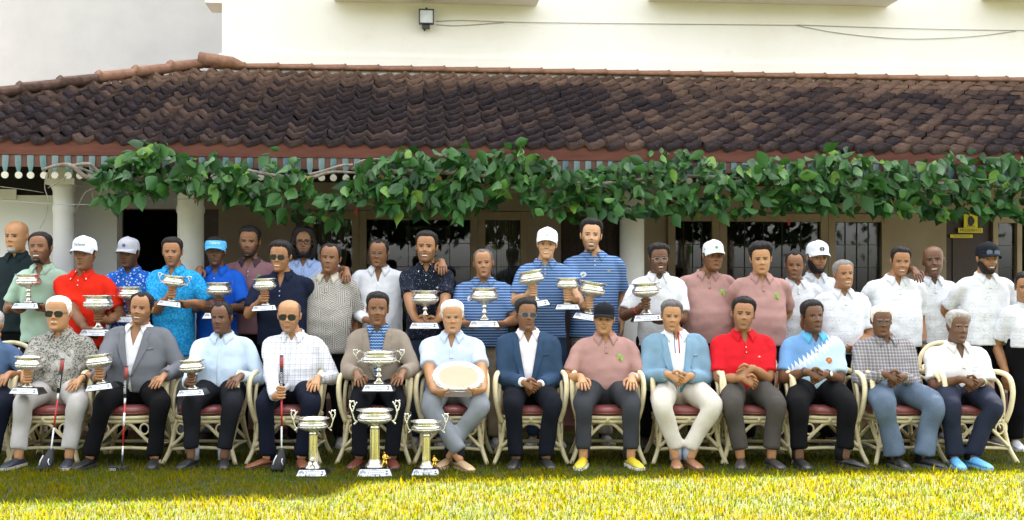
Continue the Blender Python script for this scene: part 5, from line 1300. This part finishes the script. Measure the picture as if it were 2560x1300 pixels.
# ================================================================ putters
def putter(xt, yt, xb, yb, label, cover, dt=8.42, db=8.30):
    A = at(xt, yt, dt); B = at(xb, yb, db); B.z = max(B.z, .03); e = empty('golf_putter', (B.x, B.y, 0), 0, label, 'golf club', 'putters held upright by the seated people'); D = A - B; o = Vector((B.x, B.y, 0)); Bl = B - o
    q = lambda a: Bl + D * a
    def seg(a, b, r0, r1, name, m): mb = MB(); mb.tube([q(a), q((a + b) / 2), q(b)], [r0, (r0 + r1) / 2, r1], 10); return mb.build(name, m, e)
    RED = plain('red_shaft', (.42, .02, .02), .3); WH = plain('white_shaft', (.72, .73, .74), .3); BK = plain('black_grip', (.012, .012, .014), .6)
    seg(.10, .36 if cover else .20, .0062, .0065, 'shaft_tip', WH); seg(.36 if cover else .20, .62, .0066, .0075, 'shaft', RED)
    if not cover: seg(.40, .53, .0080, .0080, 'shaft_band', WH)
    seg(.62, .68, .0078, .0085, 'shaft_collar', WH); g = seg(.68, 1.0, .013, .015, 'grip', BK); seg(.88, .985, .0153, .0156, 'grip_band', plain('red_grip', (.30, .05, .04), .6))
    # lettering runs down the grip
    V, Fc = text_mesh('ODYSSEY', .019); L = D.length; u = D.normalized(); r = Vector((0, -1, 0)); r = (r - u * r.dot(u)).normalized(); sd_ = u.cross(r); P = []
    for v in V:
        a = .785 * L - v[0] * .9; w_ = -v[1]; P.append(tuple(Bl + u * a - sd_ * (v[1]) * -1 * .9 + r * .0150))
    mk('grip_lettering', P, Fc, plain('white_print', (.8, .8, .8), .6), g, False)
    mb = MB()
    if cover:
        mb.loft([ring(q(a_) + Vector((dx, dy, dz)), w_, h_, 0, 16, .8) for a_, dx, dy, dz, w_, h_ in ((0, -.028, -.01, -.026, .050, .040), (0, -.028, -.01, .0, .056, .044), (.04, -.012, -.005, .02, .046, .036), (.09, -.004, 0, .02, .030, .026), (.15, 0, 0, .0, .020, .020), (.17, 0, 0, .0, .016, .016))]); hdp = mb.build('head_cover', BK, e)
        mb = MB(); mb.tube([tuple(q(.03) + Vector(p)) for p in ((-.052, -.054, .00), (-.046, -.050, .03), (-.034, -.044, .055), (-.028, -.040, .07))], .0042, 6); mb.tube([tuple(q(.03) + Vector(p)) for p in ((.020, -.050, .00), (.010, -.048, .025), (.014, -.042, .045))], .0038, 6); mb.build('cover_mark', plain('white_print', (.8, .8, .8), .6), hdp)
    else:
        mb.loft([[(Bl.x + x, Bl.y + y, z) for x, y in ((-.105, -.035), (.035, -.035), (.035, .05), (-.105, .05))] for z in (.002, .036)]); hdp = mb.build('head', BK, e, False); mb = MB(); mb.tube([(Bl.x, Bl.y, .03), q(.11)], .008, 8); mb.build('hosel', BK, e)
        V, Fc = text_mesh('NEO', .018); mk('head_lettering', np.stack([V[:, 0] + Bl.x - .06, np.full(len(V), Bl.y - .0375), V[:, 1] + .02], 1), Fc, plain('white_print', (.8, .8, .8), .6), hdp, False)
    return A, B
# ================================================================ who sits and stands where
T1, T2, T3, T4, T5 = (.135, .058, .025), (.215, .095, .039), (.34, .160, .068), (.45, .228, .102), (.53, .295, .155)
BLK, NAVY, CHAR = (.004, .004, .005), (.005, .007, .016), (.038, .040, .044)
GREYH, WHITEH, SALT = (.28, .27, .26), (.62, .60, .57), (.09, .085, .085)
WHT = (.66, .66, .68)
BLUEZ = ((.028, .095, .29), 'zigzag', (.30, .41, .54), (.012, .025, .10)); SKETCH = ((.70, .71, .73), 'sketch', (.22, .24, .27))
PINK = ((.37, .21, .185), 'weave', (.46, .27, .24)); PINKC = ((.37, .21, .185), 'weave', (.46, .27, .24))
BLACKSHOE = ((.012, .012, .013), 'loafer', (.02, .02, .02)); GREYSN = ((.30, .30, .30), 'sneaker', (.45, .45, .44))
CREST = ('crest', .105, -.115, .036, (.22, .55, .16), (.50, .20, .04))
EMB = lambda dx=.10: ('mark', dx, -.09, .012, (.55, .45, .05))

# ---- trophies (returns the stem point, used to close the hands)
g1, b1, _ = trophy(72, 772, 9.36, .30, 'silver bowl trophy held level by the person in the sage green polo')
g2, b2, _ = trophy(246, 840, 9.16, .345, 'silver bowl trophy gripped by the person in the bright red polo', last='WINNER')
g3, b3, _ = trophy(327, 806, 9.42, .31, 'silver bowl trophy of the person in the dotted blue polo')
g4, b4, _ = trophy(428, 766, 9.26, .265, 'two handled silver trophy, tilted, held by the person in the bright turquoise polo', tilt=7, hnd=True, wide=1.05)
g5, b5, _ = trophy(547, 797, 9.42, .315, 'silver bowl trophy of the person in the royal blue polo and visor', last='WINNER')
g6, b6, _ = trophy(665, 777, 9.16, .272, 'silver bowl trophy held at the shoulder by the person in the navy shirt and sunglasses', tilt=-3)
g7, b7, _ = trophy(1063, 822, 9.20, .325, 'silver bowl trophy in front of the black speckled polo', last='WINNER')
g8, b8, _ = trophy(1211, 818, 9.18, .335, 'silver bowl trophy held by its base against the belly of the person in khaki trousers', last='WINNER')
g9, b9, _ = trophy(1340, 768, 9.24, .315, 'larger of the two silver trophies held by the person in the white cap', tilt=-9, last='WINNER')
g10, b10, _ = trophy(1418, 774, 9.20, .268, 'smaller of the two silver trophies held by the person in the white cap')
g11, b11, _ = trophy(1467, 801, 9.22, .330, 'silver bowl trophy, leaning, held by the tallest person in patterned blue', tilt=9, last='WINNER')
g12, b12, _ = trophy(1618, 803, 9.20, .325, 'silver bowl trophy held by the person in spectacles and a white printed polo', tilt=-3)
g13, b13, _ = trophy(70, 984, 8.44, .290, 'silver bowl trophy on the knee of the person in the leaf print shirt', tilt=2)
g14, b14, _ = trophy(256, 974, 8.42, .275, 'silver bowl trophy leaning on the knee of the person in the grey suit', tilt=-7)
g15, b15, _ = trophy(483, 988, 8.40, .275, 'silver bowl trophy on the knee of the person in the pale blue shirt', tilt=-3)
g16, b16, _ = trophy(947, 977, 8.46, .310, 'large two handled silver trophy on the lap of the person in the fawn jacket', last='WINNER', hnd=True, wide=1.26)
floor_trophy(783, 1189, 8.12, .475, 'standing silver trophy with a silver golfer in front, beside a putter', False)
floor_trophy(937, 1189, 8.12, .545, 'tallest standing silver trophy, with a gold golfer, between the other two', True, .98, 6)
floor_trophy(1066, 1185, 8.16, .445, 'standing silver trophy with a gold golfer beside the tan loafers', True, 1.06)
# ---- silver plate
p = at(1146, 991, 8.48); pe = empty('presentation_plate', p, 0, 'oval silver plate on a wooden stand held by the person in pale blue short sleeves', 'plate')
mb = MB(); mb.box(-.105, .105, -.03, .05, 0, .055); mb.build('stand', plain('grey_wood', (.16, .12, .11), .5), pe, False)
mb = MB(); n = 44
def oval(a, b, y): return [(a * math.cos(2 * math.pi * k / n), y, b * math.sin(2 * math.pi * k / n)) for k in range(n)]
mb.loft([oval(.196, .116, .012), oval(.200, .119, .002), oval(.198, .117, -.004), oval(.150, .083, .004)], False); rimo = mb.build('plate_rim', EMBOSS, pe)
mb = MB(); mb.loft([oval(.150, .083, .004), oval(.136, .071, .018), oval(.134, .070, .018), oval(.05, .03, .018), oval(.002, .001, .018)]); wellp = mb.build('plate_well', plain('warm_silver', (.62, .54, .40), .5, .1, .04), pe, False)
mb = MB()
for i, (a, b) in enumerate(((-.02, .03), (-.03, .05), (-.075, .06), (-.08, .07), (-.07, .08), (-.05, .05))): mb.box(a, b, .011, .013, .030 - i * .015, .0355 - i * .015)
arc_logo(mb, -.062, .034, .017, .012); mb.box(.062, .078, .011, .013, .022, .048); mb.build('engraving', plain('engraved_grey', (.12, .10, .08), .6), wellp, False)
for o in (rimo, wellp): o.location = (0, .0, .150); o.rotation_euler = (R(-14), R(2), 0)
# ---- putters
putter(157, 896, 122, 1168, 'putter with a black head cover standing between the pale grey trouser legs', True)
putter(316, 915, 305, 1166, 'putter with a bare black head standing between the black trousers of the grey suit', False)
PA, PB = putter(704, 888, 704, 1168, 'putter with a black head cover gripped by the person in the checked shirt', True)
pg = PB + (PA - PB) * .66

# ---- chairs
for x, l in ((-22, 'in front of the man at the end in slate blue'), (143, 'under the person in the leaf print shirt'), (335, 'under the person in the grey suit'), (525, 'under the person in the pale blue long sleeved shirt'), (725, 'under the person in the checked shirt and sunglasses'),
             (945, 'under the person in the fawn jacket'), (1135, 'under the person holding the oval plate'), (1326, 'under the person in the dark blue blazer'), (1517, 'under the person in the pink polo and black cap'), (1712, 'under the person in the light blue blazer'),
             (1884, 'under the person in the red polo'), (2056, 'under the person in the sky blue burst polo'), (2240, 'under the person in jeans and a checked shirt'), (2412, 'under the person in the white polo and blue trainers')):
    chair(x, 'cream cane armchair with maroon seat ' + (l if 'under' in l else 'under the person in slate blue at the row end'), 8.90, random.uniform(-3, 3) + (6 if x > 2100 else 0))

F0 = dict(stubble=.35)
# ---- front row, seated
Person(label='person in a slate blue shirt seated in the end chair', seat=1, x=-14, top=777, chin=850, d=8.95, bx=-30, tone=T3, hairc=GREYH, face=dict(stubble=.3), hair=('short', .012), shirt=dict(m=((.07, .12, .22), 'weave', (.10, .16, .28))), trousers=NAVY, legs=((-90, 0), (4, 0), (-80, 0), (-20, 0)), hands={-1: ('rest', -100, 965, 8.7), 1: ('rest', 6, 950, 8.62, -.2)})
Person(label='person seated in sunglasses and a grey leaf print shirt, holding a trophy on one knee', seat=1, x=151, top=743, chin=826, d=8.95, tone=T4, hairc=WHITEH, wf=1.12, belly=.045, face=dict(tache=1, tachec=WHITEH, browc=GREYH, fat=1.04), hair=('short', .007, .5), glasses=dict(dark=1),
       shirt=dict(m=((.34, .32, .27), 'leaf', (.05, .055, .06), (.52, .50, .46)), v=.06), trousers=(.44, .42, .40), legs=((58, 0), (190, 0), (46, 0), (172, 0)), bare=1, shoe=((.025, .03, .045), 'loafer', (.42, .38, .32)), hands={-1: ('grip', g13), 1: ('rest', 186, 962, 8.58, -.25)}, wrist={1: ('band', (.02, .02, .02))}, crown=.004)
Person(label='person seated in a grey suit jacket and open white shirt, holding a leaning trophy', seat=1, x=357, top=733, chin=811, d=8.95, bx=345, tone=T3, wf=1.16, belly=.05, roll=6, face=dict(smile=1, stubble=.45, tache=1, fat=1.06), hair=('reced', .012), shirt=dict(m=(WHT,), v=.16, vw=.05, open=.45), jacket=dict(m=((.13, .135, .15), 'weave', (.17, .175, .19)), vd=.34, vw=.085),
       trousers=BLK, legs=((256, 0), (398, 0), (224, 0), (385, 0)), hands={-1: ('grip', g14), 1: ('rest', 394, 955, 8.58, -.3)}, wrist={1: ('steel', (.05, .05, .05), (.05, .05, .05))})
Person(label='person seated in a plain pale blue long sleeved shirt, holding a trophy', seat=1, x=557, top=758, chin=834, d=8.95, tone=T1, wf=1.06, belly=.03, face=dict(stubble=.3, tache=1), hair=('reced', .010), shirt=dict(m=((.50, .60, .72),), long=1, v=.04, vw=.02, open=.2), trousers=((.009, .010, .013),), legs=((478, 0), (578, 0), (478, 0), (560, 0)), sock=(.25, .27, .30), hands={-1: ('grip', g15), 1: ('rest', 585, 955, 8.60, -.3)})
Person(label='person seated in sunglasses and a white checked shirt, gripping a putter', seat=1, x=725, top=753, chin=831, d=8.95, bx=733, tone=T4, wf=1.10, belly=.045, face=dict(stubble=.5, smile=.4, fat=1.05, hairc=SALT), hair=('sides', .002), hairc=SALT, glasses=dict(dark=1), shirt=dict(m=((.70, .71, .74), 'check', (.20, .22, .36), (.35, .22, .20)), long=1, v=.06, vw=.03), trousers=NAVY,
       legs=((663, 0), (775, 0), (668, 0), (752, 0)), toe={-1: -38, 1: 18}, shoe=((.16, .050, .020), 'loafer', (.05, .03, .02)), hands={-1: ('grip', pg), 1: ('rest', 786, 962, 8.58, -.1)}, wrist={1: ('steel', (.6, .6, .58), (.6, .6, .6))}, crown=0)
Person(label='person seated in a fawn jacket over patterned blue, large trophy on the lap', seat=1, x=945, top=733, chin=815, d=8.95, tone=T2, face=dict(tache=1, smile=.4, stubble=.2), hair=('short', .016), shirt=dict(m=BLUEZ, v=.05, vw=.025), jacket=dict(m=((.23, .19, .15), 'weave', (.28, .23, .18)), vd=.34, vw=.075), trousers=((.006, .007, .010),),
       legs=((900, 0), (990, 0), (898, 0), (980, 0)), shoe=((.11, .022, .014), 'loafer', (.03, .02, .02)), hands={-1: ('rest', 898, 950, 8.50, .25), 1: ('rest', 996, 948, 8.50, -.25)})
Person(label='person seated in a pale blue short sleeved shirt, holding the oval plate', seat=1, x=1132, top=753, chin=832, d=8.95, bx=1130, tone=T4, hairc=WHITEH, wf=1.12, belly=.05, face=dict(browc=GREYH, stubble=.15, fat=1.05), hair=('short', .015), shirt=dict(m=((.50, .58, .74),), v=.12, vw=.035), trousers=((.20, .215, .235),),
       legs=((1080, 0), (1196, 0), (1152, -.10), (1122, .02)), toe={-1: 28, 1: -24}, tf=1.06, shoe=((.40, .27, .15), 'loafer', (.35, .25, .15)), sock=(.01, .01, .012), hands={-1: ('hold', 1108, 983, 8.47), 1: ('hold', 1184, 980, 8.47)})
Person(label='person seated in a dark blue blazer, white shirt and sunglasses, hands clasped', seat=1, x=1315, top=748, chin=826, d=8.95, bx=1320, tone=T2, wf=1.08, belly=.03, turn=14, face=dict(tache=1, stubble=.3), hair=('short', .018), glasses=dict(dark=1, col=(.25, .25, .25), lens=(.03, .03, .035)), shirt=dict(m=((.80, .74, .77),), v=.09, vw=.04, open=.4), jacket=dict(m=((.026, .052, .098), 'weave', (.036, .068, .12)), vd=.40, vw=.085, cuff=(.78, .74, .78)),
       trousers=((.005, .006, .010),), legs=((1283, 0), (1379, 0), (1290, 0), (1364, 0)), hands={-1: ('clasp', 1328, 965, 8.62), 1: ('clasp', 1330, 972, 8.64)})
Person(label='person seated in a pink polo and black cap, hands on both knees', seat=1, x=1509, top=763, chin=836, d=8.95, bx=1513, tone=T4, wf=1.08, belly=.04, hairc=SALT, face=dict(tache=1, tachec=(.05, .045, .04), smile=.3, stubble=.2), hair=('capped', .006), cap=dict(col=(.012, .013, .016)), shirt=dict(m=PINK, collar=PINKC, v=.07, btn=(.2, .12, .12)), logo=(CREST,), trousers=((.035, .037, .042),),
       legs=((1460, 0), (1577, 0), (1458, 0), (1577, 0)), toe={-1: -14, 1: 16}, shoe=((.52, .40, .02), 'sneaker', (.66, .66, .60)), sock=(.02, .02, .022), hands={-1: ('rest', 1457, 958, 8.56, .08), 1: ('rest', 1580, 958, 8.56, -.05)}, wrist={1: ('steel', (.6, .6, .58), (.6, .6, .6))})
Person(label='person seated in a light blue blazer, white polo and cream trousers', seat=1, x=1677, top=753, chin=828, d=8.95, bx=1688, tone=T4, wf=1.12, belly=.045, hairc=SALT, face=dict(stubble=.25, fat=1.04), hair=('short', .018), shirt=dict(m=((.78, .80, .84),), v=.07, vw=.03, stripes=((.012, .010, (.45, .03, .05)), (-.02, .006, (.02, .03, .06)))), jacket=dict(m=((.16, .27, .36), 'weave', (.23, .34, .43)), vd=.42, vw=.085, bot=.04), trousers=((.52, .48, .41),),
       legs=((1658, 0), (1778, 0), (1690, 0), (1724, 0)), tf=1.08, cuff=.052, toe={-1: -6, 1: 14}, shoe=((.22, .10, .045), 'loafer', (.14, .07, .03)), sock=(.35, .40, .50), hands={-1: ('clasp', 1692, 945, 8.62), 1: ('clasp', 1706, 950, 8.62)})
Person(label='person seated in a red polo and grey trousers, wrists crossed', seat=1, x=1856, top=746, chin=828, d=8.95, bx=1858, tone=T3, wf=1.14, belly=.045, turn=-8, face=dict(stubble=.4, fat=1.03), hair=('short', .020), shirt=dict(m=((.56, .012, .020),), v=.09, vw=.036), logo=(('mark', .10, -.12, .010, (.75, .7, .6)),), trousers=((.055, .049, .042),), legs=((1832, 0), (1940, 0), (1852, 0), (1928, 0)), tf=1.08, bare=1, shoe=((.035, .030, .028), 'loafer', (.03, .03, .03)),
       hands={-1: ('clasp', 1878, 955, 8.62), 1: ('clasp', 1862, 930, 8.62)})
Person(label='person seated in a sky blue and white burst polo and black trousers', seat=1, x=2028, top=753, chin=832, d=8.95, bx=2034, tone=T1, wf=1.08, belly=.03, face=dict(stubble=.3), hair=('short', .017), shirt=dict(m=((.46, .62, .74), 'burst', (.66, .70, .75), (.015, .19, .48), .79), collar=((.10, .40, .62),), v=.07), logo=(('disc', .085, -.14, .026, (.60, .16, .06), (.55, .50, .05)),), trousers=BLK, legs=((1996, 0), (2118, 0), (1998, 0), (2112, 0)), tf=1.08, toe={-1: 6, 1: 42},
       sock=(.01, .01, .012), hands={-1: ('clasp', 2040, 938, 8.62), 1: ('clasp', 2048, 944, 8.60)}, wrist={-1: ('band', (.02, .02, .02)), 1: ('steel', (.1, .1, .1), (.75, .75, .7))})
Person(label='person seated in spectacles, grey checked shirt and blue jeans', seat=1, x=2200, top=766, chin=840, d=8.95, bx=2212, tone=T1, hairc=WHITEH, wf=1.10, belly=.045, face=dict(browc=GREYH, fat=1.04), hair=('short', .018), glasses=dict(col=(.10, .09, .09)), shirt=dict(m=((.20, .18, .18), 'check', (.46, .46, .48), (.10, .09, .10), .6), long=1, v=.06), trousers=((.022, .042, .078), 'denim', (.065, .105, .165)), legs=((2212, 0), (2334, 0), (2238, 0), (2310, 0)), tf=1.14, cuff=.075, toe={-1: 8, 1: 30},
       shoe=((.012, .012, .013), 'sneaker', (.10, .10, .10)), hands={-1: ('clasp', 2236, 944, 8.60), 1: ('clasp', 2242, 952, 8.60)})
Person(label='person seated in a plain white polo, steel watch and bright blue trainers', seat=1, x=2390, top=779, chin=857, d=8.95, bx=2393, tone=T1, hairc=GREYH, wf=1.12, belly=.03, face=dict(stubble=.2), hair=('short', .022), shirt=dict(m=((.68, .66, .63),), v=.12, vw=.04), logo=(('text', .095, -.14, .014, 'BULLY', (.25, .35, .55)), ('text', .095, -.118, .011, 'THE', (.25, .35, .55))), trousers=((.016, .020, .036),), legs=((2376, 0), (2480, 0), (2386, 0), (2432, 0)), tf=1.05, toe={-1: -6, 1: 16},
       shoe=((.12, .38, .62), 'sneaker', (.20, .45, .66)), hands={-1: ('clasp', 2428, 956, 8.58), 1: ('clasp', 2436, 964, 8.58)}, wrist={1: ('steel', (.6, .6, .58), (.25, .35, .10))})

# ---- back row, standing
ST = dict(trousers=NAVY)
Person(label='person standing in a dark zipped jacket behind the sage green polo', x=46, top=557, chin=632, d=10.0, bx=42, tone=T4, wf=1.04, turn=-8, face=dict(goatee=.008, beardc=GREYH, fat=1.03), hair=None, crown=0, shirt=dict(m=((.016, .026, .030),), long=1, v=.035, vw=.02, open=.25, placket=0), trousers=BLK, shoe=BLACKSHOE)
Person(label='person standing in a sage green polo, looking down, holding a trophy with both hands', x=105, top=583, chin=662, d=9.60, tone=T2, pitch=-8, face=dict(goatee=.004, tache=1, stubble=.5, smile=.7, eyes=.1), hair=('tied', .012), shirt=dict(m=((.36, .50, .40),), v=.10, vw=.04), trousers=BLK, hands={-1: ('hold', b1 + Vector((-.10, -.0, .0))), 1: ('hold', b1 + Vector((.11, .0, .01)))}, hem=.90)
Person(label='person standing in a bright red polo and white cap, gripping a trophy stem', x=216, top=595, chin=677, d=9.46, bx=205, crown=.022, tone=T2, wf=1.08, yaw=4, face=dict(tache=1, stubble=.25), hair=('capped', .005), cap=dict(col=(.72, .74, .80), brim=(.50, .52, .62), logo=('text', 'Titleist', .021, (.10, .11, .16))), shirt=dict(m=((.66, .022, .008),), v=.05, vw=.03, tip=(.8, .8, .8)), trousers=NAVY, hands={-1: ('in', b2 + Vector((-.10, .02, .05))), 1: ('grip', g2 + Vector((0, 0, .01)))}, hem=.86)
Person(label='person standing in a white dotted royal blue polo and pale grey cap', x=325, top=596, chin=670, d=9.78, crown=.022, tone=T1, face=dict(tache=1, stubble=.4), hair=('capped', .005), cap=dict(col=(.46, .46, .50), logo=('blob', 0, .012, (.06, .10, .25))), shirt=dict(m=((.020, .14, .60), 'dots', (.60, .70, .85)), v=.05), trousers=NAVY, hands={-1: ('hold', b3 + Vector((-.10, 0, .05))), 1: ('grip', g3)})
Person(label='person standing in a turquoise printed polo, holding a tilted two handled trophy', x=434, top=596, chin=667, d=9.58, tone=T3, turn=6, face=dict(tache=1, stubble=.55), hair=('short', .016), shirt=dict(m=((.015, .22, .60), 'splash', (.04, .46, .74)), v=.09, vw=.03), trousers=((.25, .25, .24),), hem=.78, hands={-1: ('grip', g4), 1: ('hold', b4 + Vector((.10, .02, .02)))})
Person(label='person standing in a plain royal blue polo and light blue visor, holding a trophy', x=542, top=594, chin=667, d=9.80, crown=.014, tone=T1, turn=8, face=dict(tache=1, stubble=.45), hair=('short', .014), cap=dict(col=(.10, .42, .75), visor=1, logo=('text', 'Titleist', .022, (.7, .75, .8))), shirt=dict(m=((.012, .10, .52),), v=.07), trousers=((.12, .14, .19),), hands={-1: ('hold', b5 + Vector((-.09, 0, .08))), 1: ('grip', g5)}, logo=(('text', -.13, -.23, .014, 'CITIZEN', (.35, .45, .7)),))
Person(label='person standing in a mauve polo, one arm round the person in the visor', x=626, top=568, chin=645, d=9.98, tone=T2, wf=1.08, belly=.03, face=dict(tache=1, beard=.004, stubble=.7), hair=('short', .015), shirt=dict(m=((.24, .125, .14),), collar=((.07, .045, .05),), v=.09), trousers=BLK, hands={-1: ('over', 493, 686, 9.66, -.1), 1: ('down',)}, logo=(('crest', .10, -.10, .034, (.12, .40, .10), (.3, .12, .03)),))
Person(label='person standing in a navy shirt and sunglasses, lifting a trophy in one hand', x=703, top=603, chin=680, d=9.50, bx=706, tone=T3, wf=1.12, belly=.04, face=dict(smile=1, stubble=.15, fat=1.05), hair=('short', .022), glasses=dict(dark=1, col=(.1, .1, .1)), shirt=dict(m=((.010, .014, .032),), v=.13, vw=.035), trousers=BLK, hands={-1: ('grip', g6), 1: ('back',)}, crown=.02)
Person(label='person standing in black spectacles and a pale blue micro print shirt', x=761, top=568, chin=645, d=10.10, tone=T2, face=dict(tache=1, beard=.005, stubble=.6), hair=('long', .030), glasses=dict(col=(.02, .02, .02), th=.0024), shirt=dict(m=((.66, .72, .80), 'micro', (.20, .32, .62)), v=.08), trousers=NAVY, hands={-1: ('down',), 1: ('over', 866, 690, 9.56, .1)}, crown=.025)
Person(label='person standing in a cream and grey geometric polo, arms down', x=827, top=611, chin=685, d=9.60, bx=820, tone=T2, wf=1.10, belly=.04, roll=4, face=dict(tache=1, tachec=(.06, .055, .05), stubble=.2, fat=1.05), hair=('reced', .010), shirt=dict(m=((.46, .43, .38), 'geo', (.16, .15, .14)), collar=((.55, .50, .42),), v=.08), trousers=BLK, hem=.80, shoe=GREYSN)
Person(label='person standing in a white long sleeved shirt, arm round the black speckled polo', x=948, top=601, chin=668, d=9.82, tone=T2, wf=1.12, belly=.03, face=dict(fat=1.08, stubble=.1), hair=('reced', .008), glasses=dict(col=(.22, .18, .12)), shirt=dict(m=((.68, .68, .72),), long=2, v=.13, vw=.038), trousers=NAVY, hands={-1: ('in', 915, 800, 9.55), 1: ('over', 1106, 668, 9.46, .1)}, wrist={})
Person(label='person standing in a black speckled polo, hands clasped under a trophy', x=1067, top=581, chin=659, d=9.60, tone=T3, turn=-4, face=dict(stubble=.65, tache=.5, smile=.6), hair=('short', .016), shirt=dict(m=((.010, .012, .020), 'specks', (.16, .22, .34)), v=.07, tip=(.7, .7, .72)), trousers=((.03, .045, .075),), hands={-1: ('clasp', 1056, 806, 9.16), 1: ('clasp', 1076, 808, 9.16)}, logo=(('mark', .10, -.13, .013, (.7, .7, .72)),), shoe=GREYSN)
Person(label='person standing in patterned blue polo and khaki trousers, trophy held at the belly', x=1209, top=624, chin=696, d=9.58, tone=T3, wf=1.10, belly=.06, hairc=SALT, face=dict(stubble=.3), hair=('reced', .006), shirt=dict(m=BLUEZ, v=.05), trousers=((.36, .29, .20),), hands={-1: ('hold', b8 + Vector((-.10, .0, .02))), 1: ('hold', b8 + Vector((.10, .0, .02)))}, logo=(('disc', -.11, -.10, .026, (.75, .75, .76), (.1, .1, .12)),), wrist={-1: ('band', (.30, .14, .03))}, hem=.86, shoe=GREYSN)
Person(label='person standing in a white cap and patterned blue polo, holding two trophies', x=1367, top=573, chin=650, d=9.62, crown=.022, bx=1362, tone=T5, face=dict(smile=1), hair=('capped', .012), cap=dict(col=(.74, .77, .84), logo=('blob', 0, .007, (.45, .47, .52)), lift=.004), shirt=dict(m=BLUEZ, v=.05, btn=(.75, .75, .75)), trousers=((.03, .055, .11),), hands={-1: ('grip', g9), 1: ('grip', g10)}, logo=(EMB(),), shoe=GREYSN)
Person(label='person standing tallest, in patterned blue polo with round white badge, holding one trophy', x=1477, top=552, chin=630, d=9.74, bx=1485, tone=T5, wf=1.20, belly=.02, face=dict(smile=1, stubble=.55, goatee=.003, tache=.5), hair=('short', .026), shirt=dict(m=BLUEZ, v=.045, btn=(.75, .75, .75)), trousers=((.44, .40, .35),), hands={-1: ('grip', g11), 1: ('down',)}, logo=(('disc', -.10, -.12, .028, (.75, .76, .78), (.1, .12, .12)), EMB(.12)), hem=.93, shoe=GREYSN)
Person(label='person standing in spectacles and a white printed polo, holding a trophy', x=1646, top=611, chin=684, d=9.52, tone=T1, face=dict(smile=.8, tache=.6, stubble=.35), hair=('short', .026), glasses=dict(col=(.35, .33, .30)), shirt=dict(m=SKETCH, v=.05), trousers=BLK, hands={-1: ('grip', g12), 1: ('hold', b12 + Vector((.11, .02, .01)))}, wrist={-1: ('band', (.45, .03, .03))}, crown=.018)
Person(label='person standing in a pink polo and white cap, hands behind the back', x=1781, top=604, chin=679, d=9.72, crown=.022, bx=1768, tone=T2, wf=1.14, belly=.07, face=dict(fat=1.06, stubble=.2), hair=('capped', .005), cap=dict(col=(.72, .73, .72), logo=('blob', 0, .010, (.10, .30, .14))), shirt=dict(m=PINK, collar=PINKC, v=.07, btn=(.2, .12, .12)), logo=(CREST,), trousers=NAVY, hands={-1: ('back',), 1: ('back',)})
Person(label='person standing bareheaded in a pink polo, hands behind the back', x=1900, top=606, chin=686, d=9.52, bx=1902, tone=T4, wf=1.10, belly=.05, face=dict(stubble=.15), hair=('short', .034), shirt=dict(m=PINK, collar=PINKC, v=.07, btn=(.2, .12, .12)), logo=(CREST,), trousers=NAVY, hands={-1: ('back',), 1: ('back',)}, crown=.03)
Person(label='person in a white printed polo, standing just behind the bareheaded pink polo', x=1985, top=631, chin=700, d=9.86, bx=1990, tone=T2, turn=-16, face=dict(tache=1, tachec=(.12, .12, .12), stubble=.25), hair=('reced', .010), shirt=dict(m=SKETCH, v=.05), trousers=BLK)
Person(label='person standing in a white cap with a round black logo and white polo', x=2040, top=606, chin=684, d=10.08, crown=.022, tone=T3, face=dict(beard=.010, tache=1, stubble=.7), hair=('capped', .005), cap=dict(col=(.74, .75, .80), logo=('ring', 0, .015, (.02, .02, .03)), lift=.002), shirt=dict(m=SKETCH, v=.05), trousers=BLK)
Person(label='person standing in a white printed polo with an orange wristband', x=2106, top=652, chin=723, d=9.56, tone=T3, hairc=(.16, .155, .15), face=dict(smile=1, stubble=.2, browc=(.04, .035, .03)), hair=('short', .012), shirt=dict(m=SKETCH, v=.06), trousers=BLK, hands={-1: ('back',), 1: ('hold', 2128, 872, 9.36)}, wrist={1: ('band', (.75, .14, .02))})
Person(label='person standing in a white printed polo with a black wristwatch, smiling', x=2248, top=619, chin=691, d=9.66, bx=2240, tone=T3, wf=1.14, belly=.04, turn=-8, face=dict(smile=1, stubble=.25), hair=('short', .014), shirt=dict(m=SKETCH, v=.08, vw=.03), trousers=((.02, .03, .06),), hands={-1: ('back',), 1: ('down',)}, wrist={1: ('strap', (.02, .02, .03), (.02, .025, .03))})
Person(label='person standing in a white printed polo, head turned towards the person with the black wristwatch', x=2330, top=619, chin=692, d=9.92, tone=T1, wf=1.06, turn=-20, roll=-5, face=dict(smile=.6, stubble=.3), hair=None, crown=0, hands={-1: ('over', 2294, 688, 9.52, .1), 1: ('down',)}, shirt=dict(m=SKETCH, v=.07), trousers=BLK, shoe=GREYSN)
Person(label='person standing in a white printed polo and black cap with sunglasses on it', x=2463, top=609, chin=685, d=9.62, crown=.022, bx=2465, tone=T3, wf=1.10, face=dict(beard=.012, tache=1, smile=1, stubble=.7), hair=('capped', .005), cap=dict(col=(.012, .013, .018)), glasses=dict(dark=1, up=.058, dy=-.014, col=(.03, .03, .04), lens=(.10, .14, .20)), shirt=dict(m=SKETCH, v=.05), trousers=BLK, hands={-1: ('back',), 1: ('back',)}, shoe=GREYSN)
Person(label='person standing last in the row in a white printed polo, beside the black cap', x=2558, top=682, chin=755, d=9.42, bx=2575, tone=T3, turn=-20, face=dict(stubble=.2), hair=('short', .014), shirt=dict(m=SKETCH, v=.05), trousers=BLK, hem=.86, shoe=((.55, .55, .55), 'sneaker', (.6, .6, .6)))
run_jobs()
